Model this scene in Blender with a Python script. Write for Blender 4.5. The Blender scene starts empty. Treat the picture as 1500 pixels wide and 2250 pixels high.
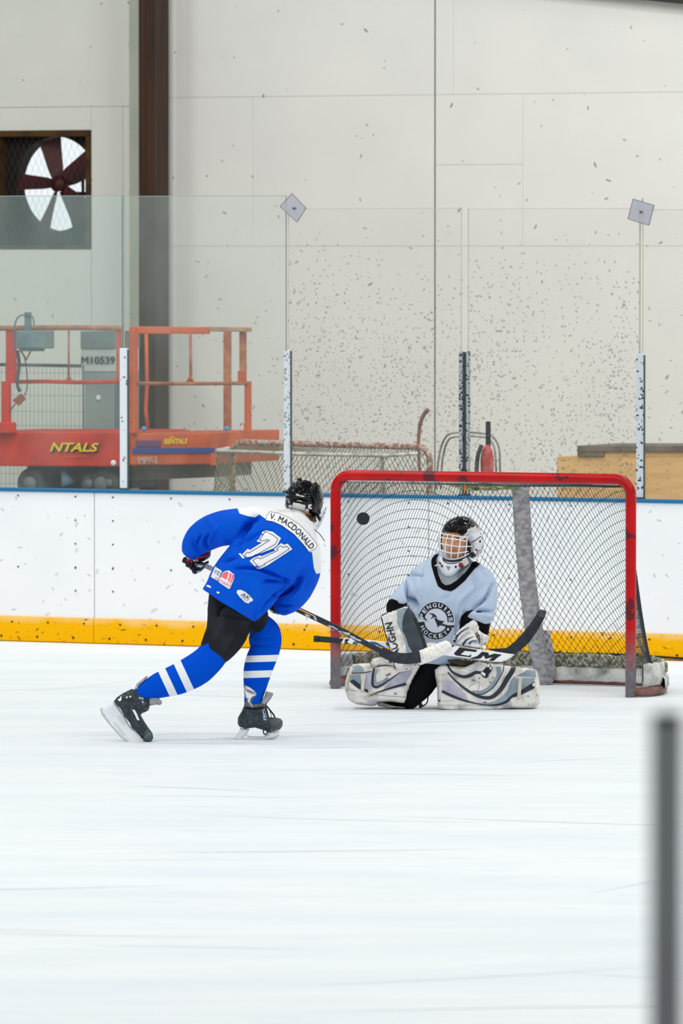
import bpy, bmesh, math, random
from math import sin, cos, pi, atan, sqrt, radians
from mathutils import Vector, Matrix, noise
from mathutils.bvhtree import BVHTree
from mathutils.geometry import tessellate_polygon
random.seed(7)
SC = bpy.context.scene
COL = SC.collection

# ------------------------------------------------------------ camera
F = 15000.0                 # focal length in pixels of the 1500 x 2250 frame
H = 2.585                   # eye height
PIT = atan(575.0 / F)       # the horizon lies 575 px above the middle
cam_data = bpy.data.cameras.new('camera')
cam = bpy.data.objects.new('camera', cam_data)
COL.objects.link(cam)
cam.location = (0, 0, H)
cam.rotation_euler = (pi / 2 - PIT, 0, 0)
cam_data.sensor_fit = 'VERTICAL'
cam_data.sensor_height = 36.0
cam_data.sensor_width = 24.0
cam_data.lens = 36.0 * F / 2250.0
cam_data.clip_start = 0.5
cam_data.clip_end = 300
cam_data.dof.use_dof = True
cam_data.dof.focus_distance = 38.0
cam_data.dof.aperture_fstop = 6.0
SC.camera = cam

# ------------------------------------------------------------ world, lamps, exposure
def lin(c):
    c = c / 255.0
    return c / 12.92 if c <= 0.04045 else ((c + 0.055) / 1.055) ** 2.4
def rgb(r, g, b): return (lin(r), lin(g), lin(b), 1.0)

world = bpy.data.worlds.new('world'); SC.world = world; world.use_nodes = True
bg = world.node_tree.nodes['Background']
bg.inputs[0].default_value = (0.90, 0.965, 1.0, 1)
bg.inputs[1].default_value = 1.0
def area(x, y, z, sx, sy, e, tilt=0):
    l = bpy.data.lights.new('rink_and_fill_lamp', 'AREA'); l.shape = 'RECTANGLE'; l.size = sx; l.size_y = sy
    l.energy = e; l.color = (1, 0.985, 0.96)
    o = bpy.data.objects.new('rink_and_fill_lamp', l); COL.objects.link(o); o.location = (x, y, z); o.rotation_euler = (tilt, 0, 0)
for ly in (15, 22, 28, 33.5, 39):
    for lx in (-10, -3.5, 3.5, 10):
        area(lx, ly, 8.2, 2.4, 0.6, 146)
for lx in (-8, -2.5, 2.5, 8):  # added fill row, tilted towards the back wall to brighten it
    area(lx, 43.5, 7.6, 2.4, 0.6, 160, radians(37))
SC.view_settings.view_transform = 'Standard'
SC.view_settings.look = 'None'
SC.view_settings.gamma = 1.0
SC.view_settings.use_curve_mapping = False
SC.view_settings.exposure = 0.0

# ------------------------------------------------------------ measuring helpers (camera rays against real planes)
CO = Vector((0, 0, H))
def ray(px, py):
    a = (px - 750) / F; b = -(py - 1125) / F
    return Vector((a, cos(PIT) + b * sin(PIT), -sin(PIT) + b * cos(PIT)))
def P(px, py, D):
    d = ray(px, py); return CO + d * (D / d.y)
def G(px, py, z=0.0):
    d = ray(px, py); return CO + d * ((z - H) / d.z)
def proj(v):
    d = v - CO
    f = d.y * cos(PIT) - d.z * sin(PIT); u = d.y * sin(PIT) + d.z * cos(PIT)
    return (750 + F * d.x / f, 1125 - F * u / f)
# rink frame: s along the boards, t behind the board face, z up
A0 = G(0, 1408); A1 = G(1500, 1452)
RU = (A1 - A0).normalized(); RN = Vector((-RU.y, RU.x, 0))
def B(s, t, z): return A0 + RU * s + RN * t + Vector((0, 0, z))
def W(px, py, t):
    d = ray(px, py); o = A0 + RN * t
    k = (o - CO).dot(RN) / d.dot(RN); p = CO + d * k
    return ((p - A0).dot(RU), p.z)

# ------------------------------------------------------------ objects
ORG = {}
def finish(o, parent, origin):
    if parent is not None:
        o.parent = parent; o.location = origin - ORG[parent]
    else: o.location = origin
    ORG[o] = origin.copy()
def root(name, loc, label, cat, group=None):
    o = bpy.data.objects.new(name, None); COL.objects.link(o); o.empty_display_size = 0.1
    finish(o, None, Vector(loc)); tag(o, label, cat, group); return o
def subroot(name, loc, parent):
    o = bpy.data.objects.new(name, None); COL.objects.link(o); o.empty_display_size = 0.05
    finish(o, parent, Vector(loc)); return o
def tag(o, label=None, cat=None, group=None, kind=None):
    if label: o['label'] = label
    if cat: o['category'] = cat
    if group: o['group'] = group
    if kind: o['kind'] = kind
    return o
def obj(name, verts, faces, mat, parent=None, smooth=False, origin=None, label=None, kind=None):
    me = bpy.data.meshes.new(name)
    vs = [Vector(v) for v in verts]
    if origin is None:
        mn = [min(v[i] for v in vs) for i in range(3)]; mx = [max(v[i] for v in vs) for i in range(3)]
        origin = Vector(((mn[0] + mx[0]) / 2, (mn[1] + mx[1]) / 2, mn[2]))
    me.from_pydata([v - origin for v in vs], [], faces)
    me.update()
    if smooth: me.polygons.foreach_set('use_smooth', [True] * len(me.polygons))
    for m in (mat if isinstance(mat, (list, tuple)) else [mat]): me.materials.append(m)
    o = bpy.data.objects.new(name, me); COL.objects.link(o)
    finish(o, parent, origin)
    tag(o, label, None, None, kind)
    return o
class MB:
    def __init__(s): s.v = []; s.f = []
    def add(s, v, f):
        n = len(s.v); s.v += v; s.f += [tuple(i + n for i in q) for q in f]; return s
    def hexa(s, c):   # c: 8 corners, bottom loop then top loop
        return s.add(list(c), [(3, 2, 1, 0), (4, 5, 6, 7), (0, 1, 5, 4), (1, 2, 6, 5), (2, 3, 7, 6), (3, 0, 4, 7)])
    def rbox(s, s0, s1, t0, t1, z0, z1, f=None):
        f = f or B
        return s.hexa([f(s0, t0, z0), f(s1, t0, z0), f(s1, t1, z0), f(s0, t1, z0), f(s0, t0, z1), f(s1, t0, z1), f(s1, t1, z1), f(s0, t1, z1)])
    def tube(s, pts, r, n=8, close=False):
        pts = [Vector(p) for p in pts]; rr = list(r) if isinstance(r, (list, tuple)) else [r] * len(pts)
        if not close and n >= 10 and len(pts) < 4 and rr[0] == rr[-1]:
            a_ = (pts[1] - pts[0]).normalized() * 0.002; b_ = (pts[-2] - pts[-1]).normalized() * 0.002
            pts = [pts[0], pts[0] + a_] + pts[1:-1] + [pts[-1] + b_, pts[-1]]; rr = [rr[0]] + rr + [rr[-1]]
        N = len(pts)
        rings = []; up = None
        for i, p in enumerate(pts):
            if close: t = pts[(i + 1) % N] - pts[i - 1]
            else: t = pts[min(i + 1, N - 1)] - pts[max(i - 1, 0)]
            t = t.normalized() if t.length > 1e-9 else Vector((0, 0, 1))
            if up is None:
                up = Vector((0, 1, 0)) if abs(t.y) < 0.9 else Vector((0, 0, 1))
            a = t.cross(up)
            if a.length < 1e-6: a = t.orthogonal()
            a.normalize(); b = a.cross(t).normalized(); up = b
            rings.append([p + (a * cos(2 * pi * k / n) + b * sin(2 * pi * k / n)) * rr[i] for k in range(n)])
        v = [q for rg in rings for q in rg]; f = []
        M = N if close else N - 1
        for i in range(M):
            for k in range(n):
                a0 = i * n + k; a1 = i * n + (k + 1) % n; b0 = ((i + 1) % N) * n + k; b1 = ((i + 1) % N) * n + (k + 1) % n
                f.append((a0, a1, b1, b0))
        if not close:
            f.append(tuple(range(n))[::-1]); f.append(tuple((N - 1) * n + k for k in range(n)))
        return s.add(v, f)
    def build(s, name, mat, parent=None, smooth=False, **k): return obj(name, s.v, s.f, mat, parent, smooth, **k)
def bevel(o, w, seg=2):
    m = o.modifiers.new('bevel', 'BEVEL'); m.width = w; m.segments = seg; m.limit_method = 'ANGLE'; m.angle_limit = 0.6; return o
def spline(pts, sub=6, close=False):
    pts = [tuple(p) for p in pts]; N = len(pts); out = []
    for i in range(N if close else N - 1):
        if close: p0, p1, p2, p3 = pts[i - 1], pts[i], pts[(i + 1) % N], pts[(i + 2) % N]
        else: p0, p1, p2, p3 = pts[max(i - 1, 0)], pts[i], pts[i + 1], pts[min(i + 2, N - 1)]
        for k in range(sub):
            t = k / sub
            out.append(tuple(0.5 * (2 * b + (c - a) * t + (2 * a - 5 * b + 4 * c - d) * t * t + (3 * b - a - 3 * c + d) * t ** 3) for a, b, c, d in zip(p0, p1, p2, p3)))
    if not close: out.append(pts[-1])
    return out
def C(x0, y0, k, pts): return [(x0 + x / k, y0 + y / k) for x, y in pts]

# limbs: stations (px, py, D, half width px, half depth m)
def loft(mb, st, n=22, sub=5, sq=2.0, flat0=False):
    st = spline(st, sub); N = len(st); rings = []
    cs = [P(a[0], a[1], a[2]) for a in st]
    def ring(i, c, k):
        t = (cs[min(i + 1, N - 1)] - cs[max(i - 1, 0)]).normalized()
        a = t.cross(Vector((0, 1, 0)))
        if a.length < 0.15: a = Vector((1, 0, 0))
        a.normalize(); b = a.cross(t).normalized()
        ra = max(st[i][3], 0.5) * st[i][2] / F * k; rb = max(st[i][4], 0.002) * k; o = []
        for q in range(n):
            th = 2 * pi * q / n; x = cos(th); y = sin(th)
            o.append(c + a * ra * math.copysign(abs(x) ** (2 / sq), x) + b * rb * math.copysign(abs(y) ** (2 / sq), y))
        return o, t
    for i in range(N):
        if i == 0 and not flat0:
            o, t = ring(0, cs[0], 1); r = min(st[0][3] * st[0][2] / F, st[0][4]) * 0.5
            rings.append(ring(0, cs[0] - t * r, 0.55)[0]); rings.append(ring(0, cs[0] - t * r * 0.6, 0.87)[0])
        rings.append(ring(i, cs[i], 1)[0])
        if i == N - 1:
            o, t = ring(i, cs[i], 1); r = min(st[i][3] * st[i][2] / F, st[i][4]) * 0.5
            rings.append(ring(i, cs[i] + t * r * 0.6, 0.87)[0]); rings.append(ring(i, cs[i] + t * r, 0.55)[0])
    v = [q for rg in rings for q in rg]; f = []
    for i in range(len(rings) - 1):
        for k in range(n):
            f.append((i * n + k, i * n + (k + 1) % n, (i + 1) * n + (k + 1) % n, (i + 1) * n + k))
    f.append(tuple(range(n))[::-1]); f.append(tuple((len(rings) - 1) * n + k for k in range(n)))
    mb.add(v, f); return mb
def ellip(mb, c, rx, ry, rz, nu=20, nv=12, rot=None):
    v = []; f = []
    for j in range(1, nv):
        for i in range(nu):
            q = Vector((rx * sin(pi * j / nv) * cos(2 * pi * i / nu), ry * sin(pi * j / nv) * sin(2 * pi * i / nu), rz * cos(pi * j / nv)))
            if rot: q = rot @ q
            v.append(Vector(c) + q)
    top = Vector((0, 0, rz)); bot = Vector((0, 0, -rz))
    if rot: top = rot @ top; bot = rot @ bot
    v += [Vector(c) + top, Vector(c) + bot]; T = len(v) - 2
    for j in range(nv - 2):
        for i in range(nu):
            f.append((j * nu + i, (j + 1) * nu + i, (j + 1) * nu + (i + 1) % nu, j * nu + (i + 1) % nu))
    for i in range(nu):
        f.append((T, i, (i + 1) % nu)); f.append((T + 1, (nv - 2) * nu + (i + 1) % nu, (nv - 2) * nu + i))
    return mb.add(v, f)
def remesh(mb, name, mat, parent, vox=0.005, smooth=4, folds=(), wob=0.0, wscale=9.0, label=None, adaptivity=0.0):
    me = bpy.data.meshes.new('tmp'); me.from_pydata(mb.v, [], mb.f); me.update()
    t = bpy.data.objects.new('tmp', me); COL.objects.link(t)
    m = t.modifiers.new('r', 'REMESH'); m.mode = 'VOXEL'; m.voxel_size = vox; m.adaptivity = adaptivity
    if smooth:
        m = t.modifiers.new('s', 'SMOOTH'); m.iterations = smooth; m.factor = 0.6
    dg = bpy.context.evaluated_depsgraph_get()
    e = bpy.data.meshes.new_from_object(t.evaluated_get(dg))
    bpy.data.objects.remove(t); bpy.data.meshes.remove(me)
    vs = [v.co.copy() for v in e.vertices]; ns = [v.normal.copy() for v in e.vertices]; fs = [tuple(p.vertices) for p in e.polygons]
    bpy.data.meshes.remove(e)
    FL = [(spline(pts, 5), amp, wid, fade) for pts, amp, wid, fade in folds]
    FL = [(a_, b_ * (3.2 if b_ < 0 else 1.8), c_ * 1.15, d_) for a_, b_, c_, d_ in FL]
    for i, (v, nn) in enumerate(zip(vs, ns)):
        d = 0.0
        if wob: d += wob * noise.noise(v * wscale) + wob * 0.5 * noise.noise(v * wscale * 2.3)
        if FL and nn.y < 0.1:
            x, y = proj(v)
            for pts, amp, wid, fade in FL:
                best = 1e9; bt = 0
                for k in range(len(pts) - 1):
                    ax, ay = pts[k]; bx, by = pts[k + 1]; dx = bx - ax; dy = by - ay; L = dx * dx + dy * dy
                    u = 0 if L == 0 else max(0, min(1, ((x - ax) * dx + (y - ay) * dy) / L))
                    q = (ax + u * dx - x) ** 2 + (ay + u * dy - y) ** 2
                    if q < best: best = q; bt = (k + u) / (len(pts) - 1)
                if best < wid * wid * 9:
                    w = sin(pi * (0.12 + 0.76 * bt)) if fade else 1.0
                    d += amp * w * math.exp(-best / (wid * wid)) * min(1.0, 0.25 - nn.y * 1.6 if nn.y < 0.15 else 0)
        vs[i] = v + nn * d
    return obj(name, vs, fs, mat, parent, True, label=label)
def bvh(*obs):
    V = []; Fc = []
    for o in obs:
        n = len(V); og = ORG[o]
        V += [v.co + og for v in o.data.vertices]; Fc += [tuple(i + n for i in p.vertices) for p in o.data.polygons]
    return BVHTree.FromPolygons(V, Fc)
def grid_cut(bm, g, axes=((1, 0), (0, 1))):
    for ax in axes:
        vals = [v.co.x * ax[0] + v.co.y * ax[1] for v in bm.verts]
        if not vals: return
        a = math.floor(min(vals) / g) * g + g * 0.5
        while a < max(vals):
            bmesh.ops.bisect_plane(bm, geom=bm.verts[:] + bm.edges[:] + bm.faces[:], dist=1e-5, plane_co=(ax[0] * a, ax[1] * a, 0), plane_no=(ax[0], ax[1], 0))
            a += g
def polys_bm(polys, g):
    bm = bmesh.new()
    for poly in polys:
        vs = [bm.verts.new((x, y, 0)) for x, y in poly]
        tris = tessellate_polygon([[Vector((x, y, 0)) for x, y in poly]])
        for t in tris:
            try: bm.faces.new([vs[i] for i in t])
            except ValueError: pass
    if g: grid_cut(bm, g)
    return bm
def decal(name, polys, tree, mat, parent, off=0.002, g=5.0, bm=None, fn=None, D=None, label=None, kind=None):
    """flat print or patch: lies on the surface the camera ray meets, lifted by a hair"""
    own = bm is None
    if own and len(polys) > 1 and kind != 'stuff' and 'outline' not in name and 'underline' not in name:
        return [decal(name, [p_], tree, mat, parent, off, g, None, fn, D, label, kind) for p_ in polys][0]
    if own: bm = polys_bm(polys, g)
    bm.verts.ensure_lookup_table(); pts = [None] * len(bm.verts); last = D
    for i, v in enumerate(bm.verts):
        x, y = (v.co.x, v.co.y) if fn is None else fn(v.co.x, v.co.y)
        d = ray(x, y).normalized(); h = tree.ray_cast(CO, d)
        if h[0] is not None: pts[i] = h[0] - d * off
        else: pts[i] = (x, y)
    good = [p for p in pts if isinstance(p, Vector)]
    if not good: print('DECAL MISS', name); bm.free(); return None
    for i, p in enumerate(pts):
        if not isinstance(p, Vector):
            q0 = P(p[0], p[1], sum(g_.y for g_ in good) / len(good)); near = min(good, key=lambda g_: (g_.x - q0.x) ** 2 + (g_.z - q0.z) ** 2)
            pts[i] = P(p[0], p[1], near.y)
    fs = [tuple(v.index for v in f.verts) for f in bm.faces]
    bm.verts.index_update(); fs = [tuple(v.index for v in f.verts) for f in bm.faces]
    bm.free()
    # orient towards the camera
    out = []
    for f in fs:
        n = (pts[f[1]] - pts[f[0]]).cross(pts[f[2]] - pts[f[0]])
        out.append(f if n.y < 0 else f[::-1])
    return obj(name, pts, out, mat, parent, True, label=label, kind=kind)
def text_bm(s, size=1.0, bold=0.02, shear=0.0, space=1.0, g=0.0):
    """filled lettering in its own plane, centred on x, baseline at 0, cap height about 0.7*size"""
    cu = bpy.data.curves.new('t', 'FONT'); cu.body = s; cu.size = size; cu.offset = bold if 'M' not in s else 0.0; cu.shear = shear; cu.space_character = space
    cu.align_x = 'CENTER'; cu.resolution_u = 3
    o = bpy.data.objects.new('t', cu); COL.objects.link(o)
    dg = bpy.context.evaluated_depsgraph_get(); me = bpy.data.meshes.new_from_object(o.evaluated_get(dg))
    bm = bmesh.new(); bm.from_mesh(me); bpy.data.objects.remove(o); bpy.data.meshes.remove(me); bpy.data.curves.remove(cu)
    if bold > 0 and 'M' in s:
        b0 = bm.copy(); vs0 = [v.co.copy() for v in b0.verts]; b0.verts.index_update(); fs0 = [[v.index for v in f.verts] for f in b0.faces]; b0.free()
        for dx, dy in ((bold, 0), (-bold, 0), (0, bold), (0, -bold), (bold * .7, bold * .7), (-bold * .7, -bold * .7)):
            nv = [bm.verts.new((c.x + dx, c.y + dy, 0)) for c in vs0]
            for f in fs0: bm.faces.new([nv[i] for i in f])
    if g: grid_cut(bm, g)
    return bm
def arc_map(pts, h, x0=0.0, x1=1.0, up=1):
    """text x in -0.5..0.5 of width runs along the polyline, text y (cap 0..1) goes to its left; returns fn"""
    pl = spline(pts, 12); L = [0]
    for a, b in zip(pl, pl[1:]): L.append(L[-1] + math.hypot(b[0] - a[0], b[1] - a[1]))
    T = L[-1]
    def fn(x, y):
        d = max(0.0, min(T * 0.99999, (x + 0.5) * T)); k = 0
        while L[k + 1] < d: k += 1
        u = (d - L[k]) / (L[k + 1] - L[k]); a = pl[k]; b = pl[k + 1]
        # smoothed normal
        a2 = pl[max(k - 3, 0)]; b2 = pl[min(k + 4, len(pl) - 1)]
        tx, ty = b2[0] - a2[0], b2[1] - a2[1]; l = math.hypot(tx, ty); tx /= l; ty /= l
        return (a[0] + (b[0] - a[0]) * u + ty * y * h * up, a[1] + (b[1] - a[1]) * u - tx * y * h * up)
    return fn
def norm_text(bm):
    xs = [v.co.x for v in bm.verts]; ys = [v.co.y for v in bm.verts]
    x0, x1, y0, y1 = min(xs), max(xs), min(ys), max(ys)
    for v in bm.verts: v.co.x = (v.co.x - x0) / (x1 - x0) - 0.5; v.co.y = (v.co.y - y0) / (y1 - y0)
    return bm
def pillow(name, poly, D, th, R, mat, parent, g=4.0, back=1.0, label=None, tilt=(0, 0), wob=0.0, mb_only=False, curve=0.0):
    """solid slab with rounded rim: outline in px at distance D, half thickness th metres, rim width R px"""
    bm = polys_bm([poly], g)
    bm.verts.ensure_lookup_table(); bm.verts.index_update()
    N = len(poly); cx = sum(p[0] for p in poly) / N; cy = sum(p[1] for p in poly) / N
    edge = [v.index for v in bm.verts if any(len(e.link_faces) == 1 for e in v.link_edges)]; es = set(edge)
    fr = []; bk = []; mp = {}
    for v in bm.verts:
        x, y = v.co.x, v.co.y; d = 1e9
        for i in range(N):
            ax, ay = poly[i]; bx, by = poly[(i + 1) % N]; dx = bx - ax; dy = by - ay; L = dx * dx + dy * dy
            u = 0 if L == 0 else max(0, min(1, ((x - ax) * dx + (y - ay) * dy) / L))
            d = min(d, (ax + u * dx - x) ** 2 + (ay + u * dy - y) ** 2)
        d = sqrt(d); k = min(d / R, 1.0); h = th * sqrt(max(0, 1 - (1 - k) ** 2))
        D0 = D + tilt[0] * (x - cx) + tilt[1] * (y - cy)
        w = wob * noise.noise(Vector((x * 0.05, y * 0.05, D))) * k
        fr.append(P(x, y, D0 - h + w)); bk.append(P(x, y, D0 + h * back))
    V = list(fr); idx = []
    for v in bm.verts:
        if v.index in es: idx.append(v.index)
        else: idx.append(len(V)); V.append(bk[v.index])
    Fc = []
    for f in bm.faces:
        t = tuple(v.index for v in f.verts)
        n = (V[t[1]] - V[t[0]]).cross(V[t[2]] - V[t[0]])
        if n.y > 0: t = t[::-1]
        Fc.append(t)
        b = tuple(idx[i] for i in t)[::-1]
        if set(b) != set(t): Fc.append(b)
    bm.free()
    if mb_only: return V, Fc
    return obj(name, V, Fc, mat, parent, True, label=label)
def strip_px(pts, w):
    """thin ribbon polygon round a px polyline"""
    pl = spline(pts, 6); n = len(pl); a = []; b = []
    for i in range(n):
        p = pl[max(i - 1, 0)]; q = pl[min(i + 1, n - 1)]; tx, ty = q[0] - p[0], q[1] - p[1]; l = math.hypot(tx, ty) or 1
        ww = (w(i / (n - 1)) if callable(w) else w) / 2
        a.append((pl[i][0] - ty / l * ww, pl[i][1] + tx / l * ww)); b.append((pl[i][0] + ty / l * ww, pl[i][1] - tx / l * ww))
    return a + b[::-1]

# ------------------------------------------------------------ materials
def nn(nt, t, **k):
    n = nt.nodes.new(t)
    for a, b in k.items(): setattr(n, a, b)
    return n
def mth(nt, op, a, b=None, c=None, clamp=False):
    n = nt.nodes.new('ShaderNodeMath'); n.operation = op; n.use_clamp = clamp
    for i, x in enumerate((a, b, c)):
        if x is None: continue
        if isinstance(x, (int, float)): n.inputs[i].default_value = x
        else: nt.links.new(x, n.inputs[i])
    return n.outputs[0]
def mixc(nt, fac, a, b):
    n = nt.nodes.new('ShaderNodeMix'); n.data_type = 'RGBA'
    for k, x in ((0, fac), (6, a), (7, b)):
        if isinstance(x, (int, float)): n.inputs[k].default_value = x
        elif isinstance(x, tuple): n.inputs[k].default_value = x
        else: nt.links.new(x, n.inputs[k])
    return n.outputs[2]
def new_mat(name, col, rough=0.6, metal=0.0, spec=0.4):
    m = bpy.data.materials.new(name); m.use_nodes = True; nt = m.node_tree; b = nt.nodes['Principled BSDF']
    b.inputs['Base Color'].default_value = col; b.inputs['Roughness'].default_value = rough
    b.inputs['Metallic'].default_value = metal; b.inputs['Specular IOR Level'].default_value = spec
    return m, nt, b
def pos(nt, sc=(1, 1, 1)):
    g = nt.nodes.new('ShaderNodeNewGeometry'); m = nt.nodes.new('ShaderNodeVectorMath'); m.operation = 'MULTIPLY'
    nt.links.new(g.outputs['Position'], m.inputs[0]); m.inputs[1].default_value = sc; return m.outputs[0]
def noi(nt, vec, scale, detail=3, rough=0.5):
    n = nt.nodes.new('ShaderNodeTexNoise'); n.inputs['Scale'].default_value = scale; n.inputs['Detail'].default_value = detail
    n.inputs['Roughness'].default_value = rough; nt.links.new(vec, n.inputs['Vector']); return n.outputs['Fac']
def rng(nt, v, a, b, c=0.0, d=1.0):
    n = nt.nodes.new('ShaderNodeMapRange'); nt.links.new(v, n.inputs[0])
    for i, x in enumerate((a, b, c, d)): n.inputs[i + 1].default_value = x
    return n.outputs[0]
def bump(nt, b, h, strength=0.3, dist=0.01):
    n = nt.nodes.new('ShaderNodeBump'); n.inputs['Strength'].default_value = strength; n.inputs['Distance'].default_value = dist
    nt.links.new(h, n.inputs['Height']); nt.links.new(n.outputs[0], b.inputs['Normal'])
def zpos(nt):
    g = nt.nodes.new('ShaderNodeNewGeometry'); s = nt.nodes.new('ShaderNodeSeparateXYZ'); nt.links.new(g.outputs['Position'], s.inputs[0]); return s.outputs
def mottled(name, c1, c2, scale=20, rough=0.6, metal=0.0, spec=0.4, lo=0.4, hi=0.65, bmp=0.0, detail=4, stretch=(1, 1, 1)):
    m, nt, b = new_mat(name, c1, rough, metal, spec); v = pos(nt, stretch)
    n = noi(nt, v, scale, detail); nt.links.new(mixc(nt, rng(nt, n, lo, hi), c1, c2), b.inputs['Base Color'])
    if bmp: bump(nt, b, noi(nt, v, scale * 4, 3), bmp, 0.004)
    return m
def marks(nt, scale, size, aspect, density, seed=0.0):
    """small worn dashes of random turn; density is a number or a socket"""
    z = zpos(nt); cmb = nt.nodes.new('ShaderNodeCombineXYZ'); nt.links.new(mth(nt, 'ADD', z[0], seed), cmb.inputs[0]); nt.links.new(mth(nt, 'ADD', z[2], seed * 1.7), cmb.inputs[1])
    vo = nt.nodes.new('ShaderNodeTexVoronoi'); vo.voronoi_dimensions = '2D'; vo.inputs['Scale'].default_value = scale; nt.links.new(cmb.outputs[0], vo.inputs['Vector'])
    sub = nt.nodes.new('ShaderNodeVectorMath'); sub.operation = 'SUBTRACT'; nt.links.new(cmb.outputs[0], sub.inputs[0]); nt.links.new(vo.outputs['Position'], sub.inputs[1])
    sp = nt.nodes.new('ShaderNodeSeparateColor'); nt.links.new(vo.outputs['Color'], sp.inputs[0])
    vr = nt.nodes.new('ShaderNodeVectorRotate'); vr.rotation_type = 'Z_AXIS'; nt.links.new(sub.outputs[0], vr.inputs['Vector']); nt.links.new(mth(nt, 'MULTIPLY', sp.outputs[0], 6.28), vr.inputs['Angle'])
    sc = nt.nodes.new('ShaderNodeVectorMath'); sc.operation = 'MULTIPLY'; nt.links.new(vr.outputs[0], sc.inputs[0]); sc.inputs[1].default_value = (1, aspect, 1)
    ln = nt.nodes.new('ShaderNodeVectorMath'); ln.operation = 'LENGTH'; nt.links.new(sc.outputs[0], ln.inputs[0])
    wob = noi(nt, cmb.outputs[0], 160, 2)
    rad = mth(nt, 'MULTIPLY', mth(nt, 'ADD', mth(nt, 'MULTIPLY', sp.outputs[1], 1.0), 0.4), mth(nt, 'MULTIPLY', mth(nt, 'ADD', wob, 0.5), size))
    inside = mth(nt, 'LESS_THAN', ln.outputs[1], rad)
    return mth(nt, 'MULTIPLY', inside, mth(nt, 'LESS_THAN', sp.outputs[2], density))

# ============================================================ large structure
SL = (A1 - A0).length
S_MIN, S_MAX = -7.0, SL + 6.0
TW = 6.2                     # wall plane, metres behind the boards

# --- ice
m_ice, nt, b = new_mat('ice', rgb(244, 249, 251), 0.55, 0, 0.12)
n1 = noi(nt, pos(nt, (0.35, 1.1, 1)), 1.6, 5); n2 = noi(nt, pos(nt, (1.1, 5, 1)), 2.2, 4)
c = mixc(nt, rng(nt, n1, 0.42, 0.7), rgb(237, 242, 246), rgb(228, 236, 242))
c = mixc(nt, rng(nt, n2, 0.55, 0.75, 0, 0.5), c, rgb(214, 226, 235)); nt.links.new(c, b.inputs['Base Color'])
bump(nt, b, noi(nt, pos(nt, (3, 20, 1)), 6, 4), 0.15, 0.004)
mb = MB(); mb.add([Vector((-25, 0.5, 0)), Vector((25, 0.5, 0)), B(S_MAX + 25, 0.05, 0), B(-25, 0.05, 0)], [(0, 1, 2, 3)])
o = mb.build('floor', m_ice); tag(o, kind='structure')
m_con = mottled('concrete', rgb(206, 200, 186), rgb(186, 180, 166), 6, 0.9)  # unseen floor, its colour lightened to bounce light onto the back wall
mb = MB(); mb.rbox(S_MIN - 2, S_MAX + 2, 0.2, TW + 0.3, -0.15, 0.02)
o = mb.build('floor', m_con); tag(o, kind='structure')

# --- skate cuts: fine raised snow lines on the ice
m_cut = new_mat('skate_cut', rgb(222, 231, 238), 0.8, 0, 0.1)[0]
rnd = random.Random(3); mb = MB()
for k in range(34):
    x = rnd.uniform(-0.2, 1500); y = rnd.uniform(1470, 2240); p = G(x, y); L = rnd.uniform(0.4, 2.2); a = rnd.uniform(-0.45, 0.45) + (0 if rnd.random() < 0.8 else 1.2); cv = rnd.uniform(-0.25, 0.25)
    w = rnd.uniform(0.002, 0.006); prev = []
    for q in range(9):
        u = q / 8 - 0.5; c = p + Vector((cos(a + cv * u) * u * L, sin(a + cv * u) * u * L * 1.3, 0)); ww = w * (1 - (2 * u) ** 2) + 0.0008
        prev.append((c + Vector((0, ww, 0.0012)), c + Vector((0, -ww, 0.0012))))
    V = [q for pr in prev for q in pr]; mb.add(V, [(2 * i, 2 * i + 1, 2 * i + 3, 2 * i + 2) for i in range(8)])
floor_ice = [o for o in COL.objects if o.name == 'floor'][0]
mb.build('skate_scratches', m_cut, floor_ice, kind='stuff')

# --- back wall of painted panels
def wall_mat(name, base, dark, dens0, dens1, seed):
    m, nt, b = new_mat(name, base, 0.75, 0, 0.25)
    z = zpos(nt)[2]; v = pos(nt)
    n = noi(nt, v, 1.3, 4); c = mixc(nt, rng(nt, n, 0.35, 0.75), base, dark)
    mk = marks(nt, 9.0, 0.016, 3.0, dens0, seed); mk2 = marks(nt, 16.0, 0.010, 2.2, dens1, seed + 3)
    tone = mixc(nt, noi(nt, v, 7, 2), rgb(70, 66, 60), rgb(150, 125, 90))
    c = mixc(nt, mth(nt, 'MULTIPLY', mk, 0.75), c, tone); c = mixc(nt, mth(nt, 'MULTIPLY', mk2, 0.6), c, tone)
    nt.links.new(c, b.inputs['Base Color']); bump(nt, b, noi(nt, v, 5, 5), 0.15, 0.01)
    return m
m_wall = wall_mat('painted_panel', rgb(241, 242, 238), rgb(234, 235, 232), 0.055, 0.03, 0.0)
m_wall2 = wall_mat('painted_panel_left', rgb(238, 240, 232), rgb(230, 233, 226), 0.03, 0.02, 5.0)
m_gap = new_mat('panel_gap', rgb(120, 124, 122), 0.9)[0]
def ws(px, py=500): return W(px, py, TW)[0]
def wz(py, px=900): return W(px, py, TW)[1]
mbw = MB()
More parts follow.
